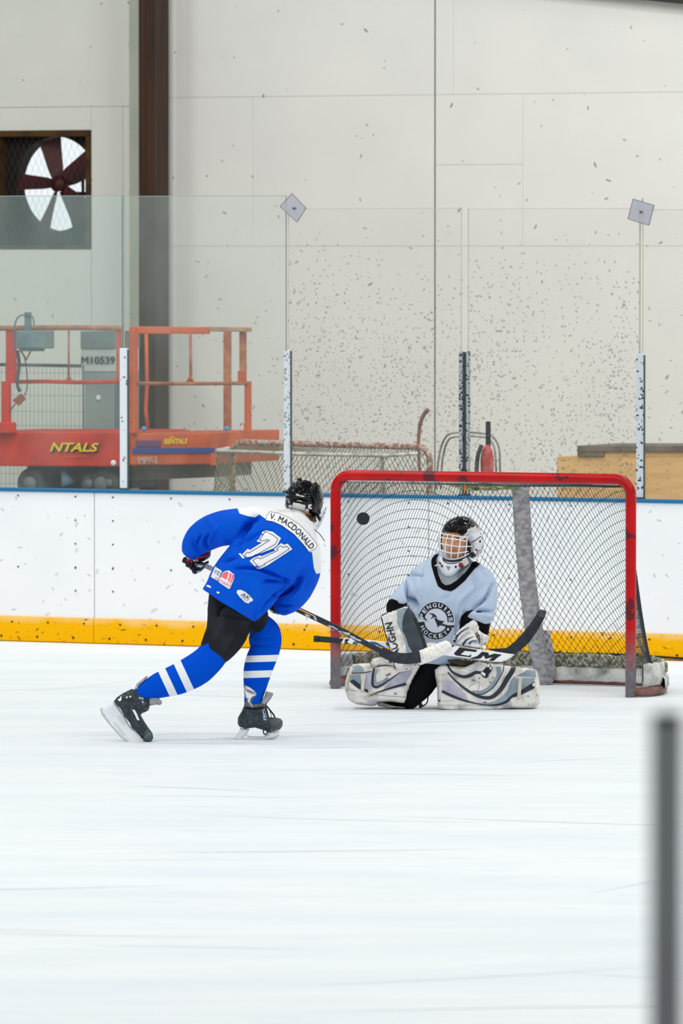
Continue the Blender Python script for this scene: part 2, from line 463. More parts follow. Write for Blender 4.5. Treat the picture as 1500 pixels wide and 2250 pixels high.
# backing with a hole for the fan
fs0, fs1 = ws(-14), ws(203); fz0, fz1 = wz(547, 100), wz(287, 100)
zt = wz(-700); mbw.rbox(S_MIN - 2, fs0, TW, TW + 0.12, 0, zt); mbw.rbox(fs1, S_MAX + 2, TW, TW + 0.12, 0, zt)
mbw.rbox(fs0, fs1, TW, TW + 0.12, 0, fz0); mbw.rbox(fs0, fs1, TW, TW + 0.12, fz1, zt)
wall = mbw.build('wall_back', m_gap); tag(wall, kind='structure')
def panel(s0, s1, z0, z1, m, gap=0.003):
    mb = MB(); mb.rbox(s0 + gap, s1 - gap, TW - 0.018, TW - 0.0005, z0 + gap, z1 - gap); return bevel(mb.build('wall_panel', m, wall), 0.002, 1)
z1, z2 = wz(541), wz(209); zb = 0.02
L = S_MIN - 2; R = S_MAX + 2
lp = ws(303)
# left bay
panel(L, fs0, zb, zt, m_wall2); panel(fs0, fs1, zb, fz0, m_wall2); panel(fs0, fs1, fz1, wz(227), m_wall2, 0.0012); panel(fs0, lp, wz(227), zt, m_wall2, 0.0012); panel(fs1, ws(272), zb, wz(227), m_wall2, 0.0008); panel(ws(272), lp, zb, wz(227), m_wall2, 0.002)
# right bay, three rows
for a, c_ in ((ws(345), ws(957)),): panel(a, c_ - 0.006, zb, z1, m_wall, 0.0008)
panel(ws(957) + 0.006, R, zb, z1, m_wall, 0.0008)
for a, c_ in ((ws(345), ws(558)), (ws(558), ws(957) - 0.006)): panel(a, c_, z1, z2, m_wall, 0.0007)
panel(ws(957) + 0.006, ws(1150), wz(362, 1050), z2, m_wall, 0.0007); panel(ws(957) + 0.006, ws(1150), z1, wz(362, 1050), m_wall, 0.0007); panel(ws(1150), R, z1, z2, m_wall, 0.0007)
panel(ws(345), ws(413), z2, zt, m_wall, 0.0007); panel(ws(413), ws(957) - 0.006, z2, zt, m_wall, 0.0007); panel(ws(957) + 0.006, ws(998), z2, zt, m_wall, 0.0007); panel(ws(998), R, z2, zt, m_wall, 0.0007)
# column and the pale return strip beside it
m_col = mottled('brown_steel', rgb(66, 40, 22), rgb(44, 28, 20), 2.5, 0.55, 0.0, 0.4, stretch=(6, 6, 0.6))
def wt(px, t): return W(px, 500, t)[0]
T1 = TW - 0.45
mb = MB(); a, c_ = wt(305, T1), wt(341, T1); q = 0.022
mb.rbox(a, c_, T1, T1 + q, 0.02, zt); mb.rbox(wt(325, T1 + 0.33), wt(361, T1 + 0.33), T1 + 0.33, T1 + 0.33 + q, 0.02, zt); mb.rbox((a + c_) / 2 - 0.008, (a + c_) / 2 + 0.008, T1 + q, T1 + 0.33, 0.02, zt)
mb.rbox(a + 0.03, a + 0.06, T1 - 0.008, T1, 0.02, zt)
col = mb.build('steel_column', m_col); tag(col, 'tall dark brown steel column rising in front of the back wall, right of the fan', 'column')
m_ret = mottled('pale_green_trim', rgb(196, 203, 188), rgb(186, 194, 180), 3, 0.7)
mb = MB(); mb.rbox(wt(284, TW - 0.06), wt(305, TW - 0.06), TW - 0.06, TW - 0.018, 0.02, zt); o = mb.build('trim_1', m_ret); tag(o, kind='structure')
# ceiling beam that just cuts the upper right corner
m_dark = new_mat('dark_steel', rgb(52, 54, 52), 0.7)[0]
sa, za = W(1392, -2, TW - 0.14); sb, zb_ = W(1500, 9, TW - 0.14)
k = (zb_ - za) / (sb - sa); mb = MB()
cs = []
for zz in (0, 0.35):
    for s, t in ((sa - 3, TW - 0.14), (sb + 4, TW - 0.14), (sb + 4, TW - 0.02), (sa - 3, TW - 0.02)): cs.append(B(s, t, za + (s - sa) * k + zz))
mb.hexa(cs); o = mb.build('trim_2', m_dark); tag(o, kind='structure')

m_shell = new_mat('hall_paint', rgb(205, 208, 208), 0.9)[0]; m_roof = new_mat('roof_deck', rgb(150, 152, 150), 0.9)[0]
XW = 19.0; YF = -9.0; ZC = 9.0
def shell(name, vs, m): o = obj(name, [Vector(v) for v in vs], [(0, 1, 2, 3)], m); tag(o, kind='structure')
bl_, br_ = B(-30, TW + .06, 0), B(30, TW + .06, 0)
shell('ceiling', [(-XW, YF, ZC), (XW, YF, ZC), (XW, 60, ZC), (-XW, 60, ZC)], m_roof)
shell('wall_left', [(-XW, YF, 0), (-XW, 60, 0), (-XW, 60, ZC), (-XW, YF, ZC)], m_shell)
shell('wall_right', [(XW, YF, 0), (XW, 60, 0), (XW, 60, ZC), (XW, YF, ZC)], m_shell)
shell('wall_front', [(-XW, YF, 0), (XW, YF, 0), (XW, YF, ZC), (-XW, YF, ZC)], m_shell)
# the painted wall goes on above and beside the panels
for nm, s0, s1, z0, z1_ in (('wall_back', S_MIN - 2 - 22, S_MIN - 2, 0, ZC + 1), ('wall_back', S_MAX + 2, S_MAX + 24, 0, ZC + 1), ('wall_back', S_MIN - 2, S_MAX + 2, zt, ZC + 1)):
    shell(nm, [B(s0, TW + .05, z0), B(s1, TW + .05, z0), B(s1, TW + .05, z1_), B(s0, TW + .05, z1_)], m_shell)

# ============================================================ rink boards
m_brd, nt, b = new_mat('white_board', rgb(244, 247, 250), 0.45, 0, 0.3)
v = pos(nt); n = noi(nt, v, 2.0, 3); c = mixc(nt, rng(nt, n, 0.35, 0.75), rgb(250, 252, 255), rgb(243, 246, 250))
mk = marks(nt, 12.0, 0.013, 2.6, 0.30, 1.0); mk2 = marks(nt, 7.0, 0.022, 2.0, 0.16, 8.0)
c = mixc(nt, mth(nt, 'MULTIPLY', mk, 0.45), c, rgb(150, 155, 160)); c = mixc(nt, mth(nt, 'MULTIPLY', mk2, 0.35), c, rgb(170, 174, 178))
nt.links.new(c, b.inputs['Base Color'])
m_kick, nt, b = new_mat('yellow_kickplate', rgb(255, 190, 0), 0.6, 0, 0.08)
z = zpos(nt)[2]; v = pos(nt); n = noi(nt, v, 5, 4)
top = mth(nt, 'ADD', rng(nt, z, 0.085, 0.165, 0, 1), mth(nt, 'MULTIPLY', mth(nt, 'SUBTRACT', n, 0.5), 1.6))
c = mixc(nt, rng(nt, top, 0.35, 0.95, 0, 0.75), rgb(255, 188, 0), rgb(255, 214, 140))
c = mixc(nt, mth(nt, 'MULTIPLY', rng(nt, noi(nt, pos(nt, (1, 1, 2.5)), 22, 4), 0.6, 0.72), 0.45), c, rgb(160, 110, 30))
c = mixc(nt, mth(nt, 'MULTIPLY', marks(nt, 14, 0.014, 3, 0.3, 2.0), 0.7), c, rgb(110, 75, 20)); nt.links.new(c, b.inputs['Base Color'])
m_blue = new_mat('blue_sill', rgb(20, 112, 160), 0.4)[0]
m_screw = new_mat('screw', rgb(90, 92, 96), 0.5)[0]; m_screw2 = new_mat('kick_screw', rgb(60, 45, 25), 0.6)[0]
ZB = W(750, 1085, 0)[1]
bd = root('rink_boards', B(SL / 2, 0, 0), 'white rink boards with yellow kickplate and blue top strip behind the goal', 'boards')
seam = [W(207, 1200, 0)[0] + 2.44 * i for i in range(-5, 7)]
zk = W(100, 1355, 0)[1]
scr = MB(); scr2 = MB()
def dot(mb, s, z, r, t=-0.004):
    n = 6; v = [B(s + r * cos(2 * pi * i / n), t, z + r * sin(2 * pi * i / n)) for i in range(n)]; v2 = [B(s + r * cos(2 * pi * i / n), 0.006, z + r * sin(2 * pi * i / n)) for i in range(n)]
    mb.add(v + v2, [tuple(range(n))] + [(i, i + n, (i + 1) % n + n, (i + 1) % n) for i in range(n)])
for a, c_ in zip(seam, seam[1:]):
    mb = MB(); mb.rbox(a + 0.003, c_ - 0.003, 0, 0.03, zk - 0.01, ZB - 0.022); bevel(mb.build('board_panel', m_brd, bd), 0.002, 1)
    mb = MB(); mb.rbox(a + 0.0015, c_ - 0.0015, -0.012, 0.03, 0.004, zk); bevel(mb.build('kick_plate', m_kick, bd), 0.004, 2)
    for zz in (ZB - 0.05, ZB - 0.52):
        for i in range(6): dot(scr, a + 0.14 + (c_ - a - 0.28) * i / 5, zz, 0.0065)
    for i in range(5):
        for s in (a + 0.14, c_ - 0.14): dot(scr, s, ZB - 0.05 - i * 0.155, 0.0065)
    for i in range(9):
        dot(scr2, a + 0.12 + (c_ - a) * i / 9, 0.035, 0.008, -0.016); dot(scr2, a + 0.2 + (c_ - a) * i / 9, 0.13, 0.007, -0.016)
scr.build('screw_heads', m_screw, bd, kind='stuff'); scr2.build('kick_plate_screws', m_screw2, bd, kind='stuff')
mb = MB(); mb.rbox(seam[0], seam[-1], -0.014, 0.10, ZB - 0.022, ZB); bevel(mb.build('top_strip', m_blue, bd), 0.004, 2)
m_frame = new_mat('board_backing', rgb(120, 125, 128), 0.7)[0]
mb = MB(); mb.rbox(seam[0], seam[-1], 0.032, 0.09, 0.0, ZB - 0.03); mb.build('backing', m_frame, bd)
# dark gap along the foot of the boards on the right
m_blk = new_mat('black_gap', rgb(24, 34, 44), 0.8)[0]
mb = MB(); mb.tube([B(W(x, y, -0.016)[0], -0.016, W(x, y, -0.016)[1]) for x, y in ((1150, 1431), (1190, 1433), (1260, 1436), (1340, 1438), (1400, 1440), (1500, 1447), (1700, 1455))], [0.003, 0.006, 0.005, 0.008, 0.006, 0.007, 0.004], 6)
mb.build('kick_plate_gap', m_blk, bd)

# ============================================================ glass
def glass_mat(name, tint, haze, hazec, dens=None, seed=0.0, gloss=0.04):
    m = bpy.data.materials.new(name); m.use_nodes = True; nt = m.node_tree; nt.nodes.clear()
    out = nt.nodes.new('ShaderNodeOutputMaterial'); tr = nt.nodes.new('ShaderNodeBsdfTransparent'); tr.inputs[0].default_value = tint
    df = nt.nodes.new('ShaderNodeBsdfDiffuse'); df.inputs[0].default_value = hazec; gl = nt.nodes.new('ShaderNodeBsdfGlossy'); gl.inputs[0].default_value = (1, 1, 1, 1); gl.inputs['Roughness'].default_value = 0.08
    mx = nt.nodes.new('ShaderNodeMixShader'); nt.links.new(tr.outputs[0], mx.inputs[1]); nt.links.new(df.outputs[0], mx.inputs[2])
    v = pos(nt, (1, 1, 0.5)); hz = mth(nt, 'MULTIPLY', mth(nt, 'MULTIPLY', rng(nt, noi(nt, v, 2.5, 5), 0.3, 0.75, 0.6, 1.4), rng(nt, zpos(nt)[2], 1.3, 2.7, 0.55, 1.25)), haze); nt.links.new(hz, mx.inputs[0])  # dirt and reflected bright surroundings, both mixed in as diffuse haze, stronger higher up
    m2 = nt.nodes.new('ShaderNodeMixShader'); m2.inputs[0].default_value = gloss; nt.links.new(mx.outputs[0], m2.inputs[1]); nt.links.new(gl.outputs[0], m2.inputs[2])
    last = m2
    if dens is not None:
        z = zpos(nt)[2]
        d = mth(nt, 'MULTIPLY', mth(nt, 'POWER', rng(nt, z, 1.1, 2.8, 1.0, 0.0), 1.5), dens * 1.5); d = mth(nt, 'MULTIPLY', d, rng(nt, noi(nt, pos(nt), 1.1, 2), 0.35, 0.6, 0.35, 1.2))
        k = mth(nt, 'MAXIMUM', marks(nt, 32.0, 0.0085, 2.0, d, seed), marks(nt, 17.0, 0.012, 2.2, mth(nt, 'MULTIPLY', d, 0.7), seed + 4))
        k = mth(nt, 'MULTIPLY', k, rng(nt, noi(nt, pos(nt), 9, 2), 0.3, 0.7, 0.18, 0.62))
        dk = nt.nodes.new('ShaderNodeBsdfDiffuse'); dk.inputs[0].default_value = rgb(112, 114, 112)
        m3 = nt.nodes.new('ShaderNodeMixShader'); nt.links.new(k, m3.inputs[0]); nt.links.new(m2.outputs[0], m3.inputs[1]); nt.links.new(dk.outputs[0], m3.inputs[2]); last = m3
    nt.links.new(last.outputs[0], out.inputs['Surface']); return m
gl_left = glass_mat('hazy_glass', (0.93, 0.965, 0.95, 1), 0.17, rgb(190, 215, 212))
gl_left2 = glass_mat('hazy_glass_two', (0.95, 0.97, 0.955, 1), 0.12, rgb(205, 222, 216), 0.10, 3.0)
gl_right = glass_mat('marked_glass', (0.985, 0.985, 0.98, 1), 0.04, rgb(215, 215, 212), 1.5, 0.0)
gl_right2 = glass_mat('marked_glass_two', (0.985, 0.985, 0.98, 1), 0.04, rgb(215, 215, 212), 1.7, 9.0)
gl_end = glass_mat('clear_glass', (0.985, 0.985, 0.98, 1), 0.03, rgb(215, 215, 212), 0.12, 5.0)
m_edge = new_mat('glass_edge', rgb(150, 172, 168), 0.3)[0]; m_edge2 = new_mat('glass_edge_pale', rgb(196, 199, 196), 0.3)[0]
TG = 0.045
def pane(x0, x1, ytop, mat, label, edge, eside='both'):
    s0 = W(x0, 800, TG)[0]; s1 = W(x1, 800, TG)[0]; z1 = W((x0 + x1) / 2, ytop, TG)[1]
    r = root('glass_pane', B((s0 + s1) / 2, TG, ZB), label, 'glass', 'glass panes above the boards')
    mb = MB(); mb.add([B(s0, TG, ZB), B(s1, TG, ZB), B(s1, TG, z1), B(s0, TG, z1)], [(0, 1, 2, 3)]); mb.build('glass_sheet', mat, r)
    e = 0.0035; mb = MB(); mb.rbox(s0, s1, TG + 0.001, TG + 0.012, z1 - e, z1); mb.rbox(s0, s0 + e, TG + 0.001, TG + 0.012, ZB, z1); mb.rbox(s1 - e, s1, TG + 0.001, TG + 0.012, ZB, z1)
    mb.build('edge', edge, r)
pane(-160, 268, 430, gl_left, 'hazy glass pane at far left in front of the fan and red lift', m_edge)
pane(271, 628, 430, gl_left2, 'greenish hazy glass pane second from left, in front of the brown column', m_edge)
pane(632, 1013, 458, gl_right, 'puck-marked clear glass pane left of the dark marked stanchion', m_edge2)
pane(1027, 1404, 458, gl_right2, 'heavily puck-marked clear glass pane right of the dark marked stanchion', m_edge2)
pane(1410, 1780, 460, gl_end, 'clear glass pane at the far right edge of the picture', m_edge2)
# stanchions
def st_mat(name, c1, dens, seed, dark=rgb(50, 54, 58)):
    m, nt, b = new_mat(name, c1, 0.35, 0.0, 0.5); k = marks(nt, 46, 0.009, 1.7, dens, seed)
    nt.links.new(mixc(nt, k, c1, dark), b.inputs['Base Color']); return m
m_st1 = st_mat('stanchion_white', rgb(226, 234, 240), 0.10, 1.0, rgb(130, 135, 140)); m_st2 = st_mat('stanchion_marked', rgb(215, 222, 228), 0.6, 2.0, rgb(140, 144, 148))
m_st3 = st_mat('stanchion_dark', rgb(165, 172, 176), 0.95, 3.0, rgb(45, 50, 54)); m_st4 = st_mat('stanchion_right', rgb(205, 214, 220), 0.4, 4.0, rgb(60, 64, 68))
m_rub = new_mat('rubber_gasket', rgb(70, 90, 95), 0.6)[0]; m_core = new_mat('dark_channel', rgb(62, 68, 68), 0.5)[0]
def stanchion(x0, x1, ytop, mat, label, core=False):
    xm = (x0 + x1) / 2; s0 = W(x0, 900, 0.01)[0]; s1 = W(x1, 900, 0.01)[0]; zt_ = W(xm, ytop, 0.01)[1]
    r = root('stanchion', B((s0 + s1) / 2, 0.03, ZB), label, 'stanchion', 'stanchions holding the glass')
    mb = MB()
    if core:
        w = (s1 - s0); mb.rbox(s0, s0 + w * 0.36, 0.006, 0.040, ZB, zt_); mb.rbox(s1 - w * 0.24, s1, 0.006, 0.040, ZB, zt_)
        bevel(mb.build('post', mat, r), 0.003, 2); mc = MB(); mc.rbox(s0 + w * 0.36, s1 - w * 0.24, 0.02, 0.036, ZB, zt_ - 0.005); mc.build('channel', m_core, r)
    else:
        mb.rbox(s0, s1, 0.006, 0.040, ZB, zt_); bevel(mb.build('post', mat, r), 0.005, 2)
        mg = MB(); mg.rbox(s1, s1 + 0.005, 0.02, 0.036, ZB, zt_ - 0.01); mg.build('gasket', m_rub, r)
    mf = MB(); mf.rbox(s0 - 0.004, s1 + 0.004, 0.003, 0.042, ZB, ZB + 0.012); mf.build('foot', m_rub, r)
stanchion(263, 278, 765, m_st1, 'white stanchion between the two hazy left glass panes')
stanchion(623, 636, 768, m_st2, 'white scuffed stanchion above the shooting player\'s helmet')
stanchion(1008, 1029, 772, m_st3, 'dark stanchion with heavy puck marks, behind the top of the goal', True)
stanchion(1397, 1412, 777, m_st4, 'puck-marked white stanchion at far right beside the wooden crate')
# square clear clips at the pane corners
m_clip = glass_mat('acrylic_clip', (0.9, 0.9, 0.93, 1), 0.42, rgb(196, 198, 206), gloss=0.06); m_bolt = new_mat('clip_bolt', rgb(90, 95, 110), 0.4)[0]
def clip(pts, cx, cy, label):
    r = root('corner_clip', P(cx, cy + 18, 45), label, 'clip', 'clear plastic clips joining glass panes')
    q = [B(W(x, y, 0.012)[0], 0.012, W(x, y, 0.012)[1]) for x, y in pts]; q2 = [p + RN * 0.014 for p in q]
    mb = MB(); mb.add(q + q2, [(0, 1, 2, 3), (7, 6, 5, 4)] + [(i, i + 4, (i + 1) % 4 + 4, (i + 1) % 4) for i in range(4)]); mb.build('plate', m_clip, r)
    mb = MB()
    for i in range(4): mb.tube([q[i], q[(i + 1) % 4]], 0.0018, 5)
    mb.build('rim', m_bolt, r)
    s, z = W(cx, cy, 0.008); mb = MB(); mb.tube([B(s, -0.004, z), B(s, 0.03, z)], 0.008, 8); mb.build('bolt', m_bolt, r)
clip([(615, 454), (641, 425), (672, 457), (652, 488)], 646, 458, 'clear square clip turned on its corner at the tall glass pane\'s top right')
clip([(1390, 437), (1436, 451), (1425, 495), (1379, 481)], 1408, 466, 'clear square clip at the top of the joint above the right stanchion')
m_rod = new_mat('tan_seal', rgb(205, 196, 170), 0.6)[0]
mb = MB(); s, z = W(1407, 480, TG); s2, z2_ = W(1406, 778, TG); mb.tube([B(s, TG, z), B(s2, TG, z2_)], 0.003, 6); o = mb.build('joint_seal', m_rod); tag(o, 'thin tan seal strip in the glass joint above the right stanchion', 'seal')

# ============================================================ exhaust fan in the wall
m_wood = mottled('brown_frame', rgb(84, 58, 20), rgb(58, 38, 18), 8, 0.8); m_in = new_mat('fan_box', rgb(26, 18, 18), 0.9)[0]
m_blade = mottled('maroon_blade', rgb(78, 22, 26), rgb(50, 16, 18), 6, 0.5); m_mesh = new_mat('guard_wire', rgb(78, 78, 78), 0.5)[0]
fan = root('exhaust_fan', B((fs0 + fs1) / 2, TW, fz0), 'brown framed exhaust fan with maroon blades set in the wall at upper left', 'fan')
mb = MB(); fw = 0.045; FT = TW - 0.03
mb.rbox(fs0, fs1, FT, TW + 0.1, fz1 - fw, fz1); mb.rbox(fs0, fs1, FT, TW + 0.1, fz0, fz0 + fw * 0.6); mb.rbox(fs0, fs0 + fw * 1.4, FT, TW + 0.1, fz0 + fw * 0.6, fz1 - fw); mb.rbox(fs1 - fw, fs1, FT, TW + 0.1, fz0 + fw * 0.6, fz1 - fw)
bevel(mb.build('frame', m_wood, fan), 0.003, 1)
# panel with the round opening
TP = TW + 0.10; cs_, cz = W(122, 404, TP); Rr = 104 * (W(122, 404, TP)[1] - W(122, 405, TP)[1])
n = 64; V = []; Fc = []
def sq(a):
    x, y = cos(a), sin(a)
    ks = []
    if x > 1e-6: ks.append((fs1 - 0.012 - cs_) / x)
    if x < -1e-6: ks.append((fs0 - cs_) / x)
    if y > 1e-6: ks.append((fz1 - cz) / y)
    if y < -1e-6: ks.append((fz0 - cz) / y)
    return min(ks)
for i in range(n):
    a = 2 * pi * i / n; k = sq(a); r_ = min(Rr, k)
    V += [B(cs_ + r_ * cos(a), TP, cz + r_ * sin(a)), B(cs_ + k * cos(a), TP, cz + k * sin(a)), B(cs_ + r_ * cos(a), TP + 0.16, cz + r_ * sin(a))]
for i in range(n):
    j = (i + 1) % n; Fc += [(3 * i, 3 * i + 1, 3 * j + 1, 3 * j), (3 * i, 3 * j, 3 * j + 2, 3 * i + 2)]
obj('shroud', V, Fc, m_in, fan, False)
mb = MB(); mb.rbox(fs0, fs0 + 0.02, TW, TP + 0.1, fz0, fz1); mb.rbox(fs1 - 0.02, fs1, TW, TP + 0.1, fz0, fz1); mb.rbox(fs0, fs1, TW, TP + 0.1, fz0, fz0 + 0.02); mb.rbox(fs0, fs1, TW, TP + 0.1, fz1 - 0.02, fz1); mb.build('box', m_in, fan)
for k, (a, w0, w1, r1) in enumerate(((103, .055, .088, .97), (30, .07, .10, 1.0), (177, .045, .065, .97), (249, .03, .062, .96), (312, .07, .15, .93))):
    a = radians(a); ux, uz = cos(a), sin(a); vx, vz = -uz, ux; mb = MB(); cc = []
    q = []
    for r_, w in ((0.05, w0 * 0.7), (0.12, w0), (0.25, (w0 + w1) / 2), (Rr * r1, w1)):
        q.append(B(cs_ + ux * r_ + vx * w, TP + 0.0 + 0.03, cz + uz * r_ + vz * w)); q.append(B(cs_ + ux * r_ - vx * w, TP + 0.07, cz + uz * r_ - vz * w))
    q2 = [p + RN * 0.004 for p in q]
    Fc = [(2 * i, 2 * i + 1, 2 * i + 3, 2 * i + 2) for i in range(3)]; mb.add(q + q2, Fc + [tuple(j + 8 for j in f)[::-1] for f in Fc] + [(0, 2, 10, 8), (2, 4, 12, 10), (4, 6, 14, 12), (1, 9, 11, 3), (3, 11, 13, 5), (5, 13, 15, 7), (6, 7, 15, 14)])
    mb.build('blade', m_blade, fan)
mb = MB(); mb.tube([B(cs_, TP + 0.02, cz), B(cs_, TP + 0.09, cz)], [0.06, 0.055], 14); mb.build('hub', m_blade, fan, True)
mb = MB(); mb.rbox(cs_ + 0.10, cs_ + 0.25, TP + 0.12, TP + 0.30, cz - 0.30, cz - 0.12); mb.rbox(cs_ + 0.02, cs_ + 0.24, TP + 0.10, TP + 0.13, cz - 0.10, cz - 0.06); mb.rbox(cs_ + 0.165, cs_ + 0.185, TP + 0.10, TP + 0.13, cz - 0.2, cz + 0.1)
bevel(mb.build('motor', m_in, fan), 0.01, 2)
mb = MB(); mb.tube([B(cs_ + 0.01, TP + 0.1, cz - 0.05), B(cs_ + 0.03, TP + 0.1, cz - 0.16), B(cs_ + 0.08, TP + 0.1, cz - 0.25)], 0.006, 6); mb.build('cable', m_in, fan)
mb = MB(); st_ = 0.052; a0 = fs0 + 0.03; a1 = fs1 - 0.03; zz0 = fz0 + 0.03; zz1 = fz1 - 0.04; TM = TW + 0.02
hh = zz1 - zz0; i = a0 - hh * 0.45
while i < a1 + hh * 0.45:
    for sg in (1, -1):
        p, q = (i, zz0), (i + sg * hh * 0.45, zz1)
        # clip to the frame
        def cl(p, q):
            ts = [0, 1]
            for lim, s in ((a0, 1), (a1, -1)):
                dp = (p[0] - lim) * s; dq = (q[0] - lim) * s
                if dp < 0 and dq < 0: return None
                if dp < 0: ts[0] = max(ts[0], dp / (dp - dq))
                elif dq < 0: ts[1] = min(ts[1], dp / (dp - dq))
            return None if ts[0] >= ts[1] else [(p[0] + (q[0] - p[0]) * t, p[1] + (q[1] - p[1]) * t) for t in ts]
        r_ = cl(p, q)
        if r_: mb.tube([B(r_[0][0], TM, r_[0][1]), B(r_[1][0], TM, r_[1][1])], 0.0009, 3)
    i += st_
mb.build('guard_mesh', m_mesh, fan, kind='stuff')

# ============================================================ blurred post close to the camera
m_post = mottled('post_grey', rgb(176, 178, 180), rgb(152, 146, 156), 1.5, 0.6, 0.0, 0.3)
DP = 8.0; pa = P(1429, 1900, DP); pb = P(1500, 1900, DP); ztop = P(1460, 1566, DP).z; xm = (pa.x + pb.x) / 2; hw = (pb.x - pa.x) / 2
near = root('near_post', (xm, DP, 0), 'blurred dark grey post close to the camera at lower right', 'post')
mb = MB(); f = lambda x, y, z: Vector((xm + x, DP + y, z))
mb.rbox(-hw, hw, -0.018, 0.018, 0.012, ztop - 0.01, f); bevel(mb.build('upright', m_post, near), 0.004, 2)
mb = MB(); mb.rbox(-hw, hw, -0.018, 0.018, ztop - 0.01, ztop, f); bevel(mb.build('cap', m_dark, near), 0.003, 2)
mb = MB(); mb.rbox(-0.06, 0.06, -0.06, 0.06, 0, 0.012, f); mb.build('base_plate', m_dark, near)

# ============================================================ hockey nets
m_red, nt, b = new_mat('red_pipe', rgb(190, 14, 22), 0.3, 0, 0.3)
z = zpos(nt); v = pos(nt); chip = rng(nt, noi(nt, v, 9, 4), 0.605, 0.63)
c = mixc(nt, rng(nt, noi(nt, v, 4, 3), 0.3, 0.7), rgb(204, 0, 8), rgb(168, 0, 6))
c = mixc(nt, mth(nt, 'MULTIPLY', chip, 0.85), c, rgb(70, 28, 40))
low = rng(nt, mth(nt, 'ADD', z[2], mth(nt, 'MULTIPLY', noi(nt, v, 14, 4), 0.12)), 0.20, 0.46, 1, 0)
grey = mixc(nt, noi(nt, v, 30, 4), rgb(66, 60, 70), rgb(140, 138, 140)); c = mixc(nt, low, c, grey); nt.links.new(c, b.inputs['Base Color'])
m_cord = new_mat('dark_cord', rgb(44, 54, 62), 0.8)[0]; m_knot = m_cord
m_pad = mottled('grey_fur_pad', rgb(190, 188, 192), rgb(146, 145, 150), 26, 0.95, 0, 0.1, 0.35, 0.62, 0.6, stretch=(1, 1, 1.6))
m_skirt = mottled('dirty_canvas', rgb(222, 222, 218), rgb(120, 124, 116), 9, 0.9, 0, 0.1, 0.42, 0.72, 0.4)
m_moss = mottled('mossy_lacing', rgb(112, 112, 84), rgb(196, 192, 178), 42, 0.95, 0, 0.1, 0.42, 0.62, 0.8)
m_base = mottled('worn_base_pipe', rgb(150, 96, 90), rgb(88, 66, 52), 8, 0.5)
m_ropeL = mottled('green_rope', rgb(196, 190, 150), rgb(92, 128, 70), 18, 0.9)
def frame_of(PL, PR):
    gu = (PR - PL).normalized(); gn = Vector((-gu.y, gu.x, 0)); return PL, gu, gn, (PR - PL).length
def net_fn(fr): return lambda a, b_, z: fr[0] + fr[1] * a + fr[2] * b_ + Vector((0, 0, z))
def resample(pts, n):
    pts = [Vector(p) for p in spline(pts, 10)]; L = [0]
    for a, b_ in zip(pts, pts[1:]): L.append(L[-1] + (b_ - a).length)
    out = []; k = 0
    for i in range(n + 1):
        d = L[-1] * i / n
        while k < len(L) - 2 and L[k + 1] < d: k += 1
        u = (d - L[k]) / max(L[k + 1] - L[k], 1e-9); out.append(pts[k].lerp(pts[k + 1], min(max(u, 0), 1)))
    return out, L[-1]
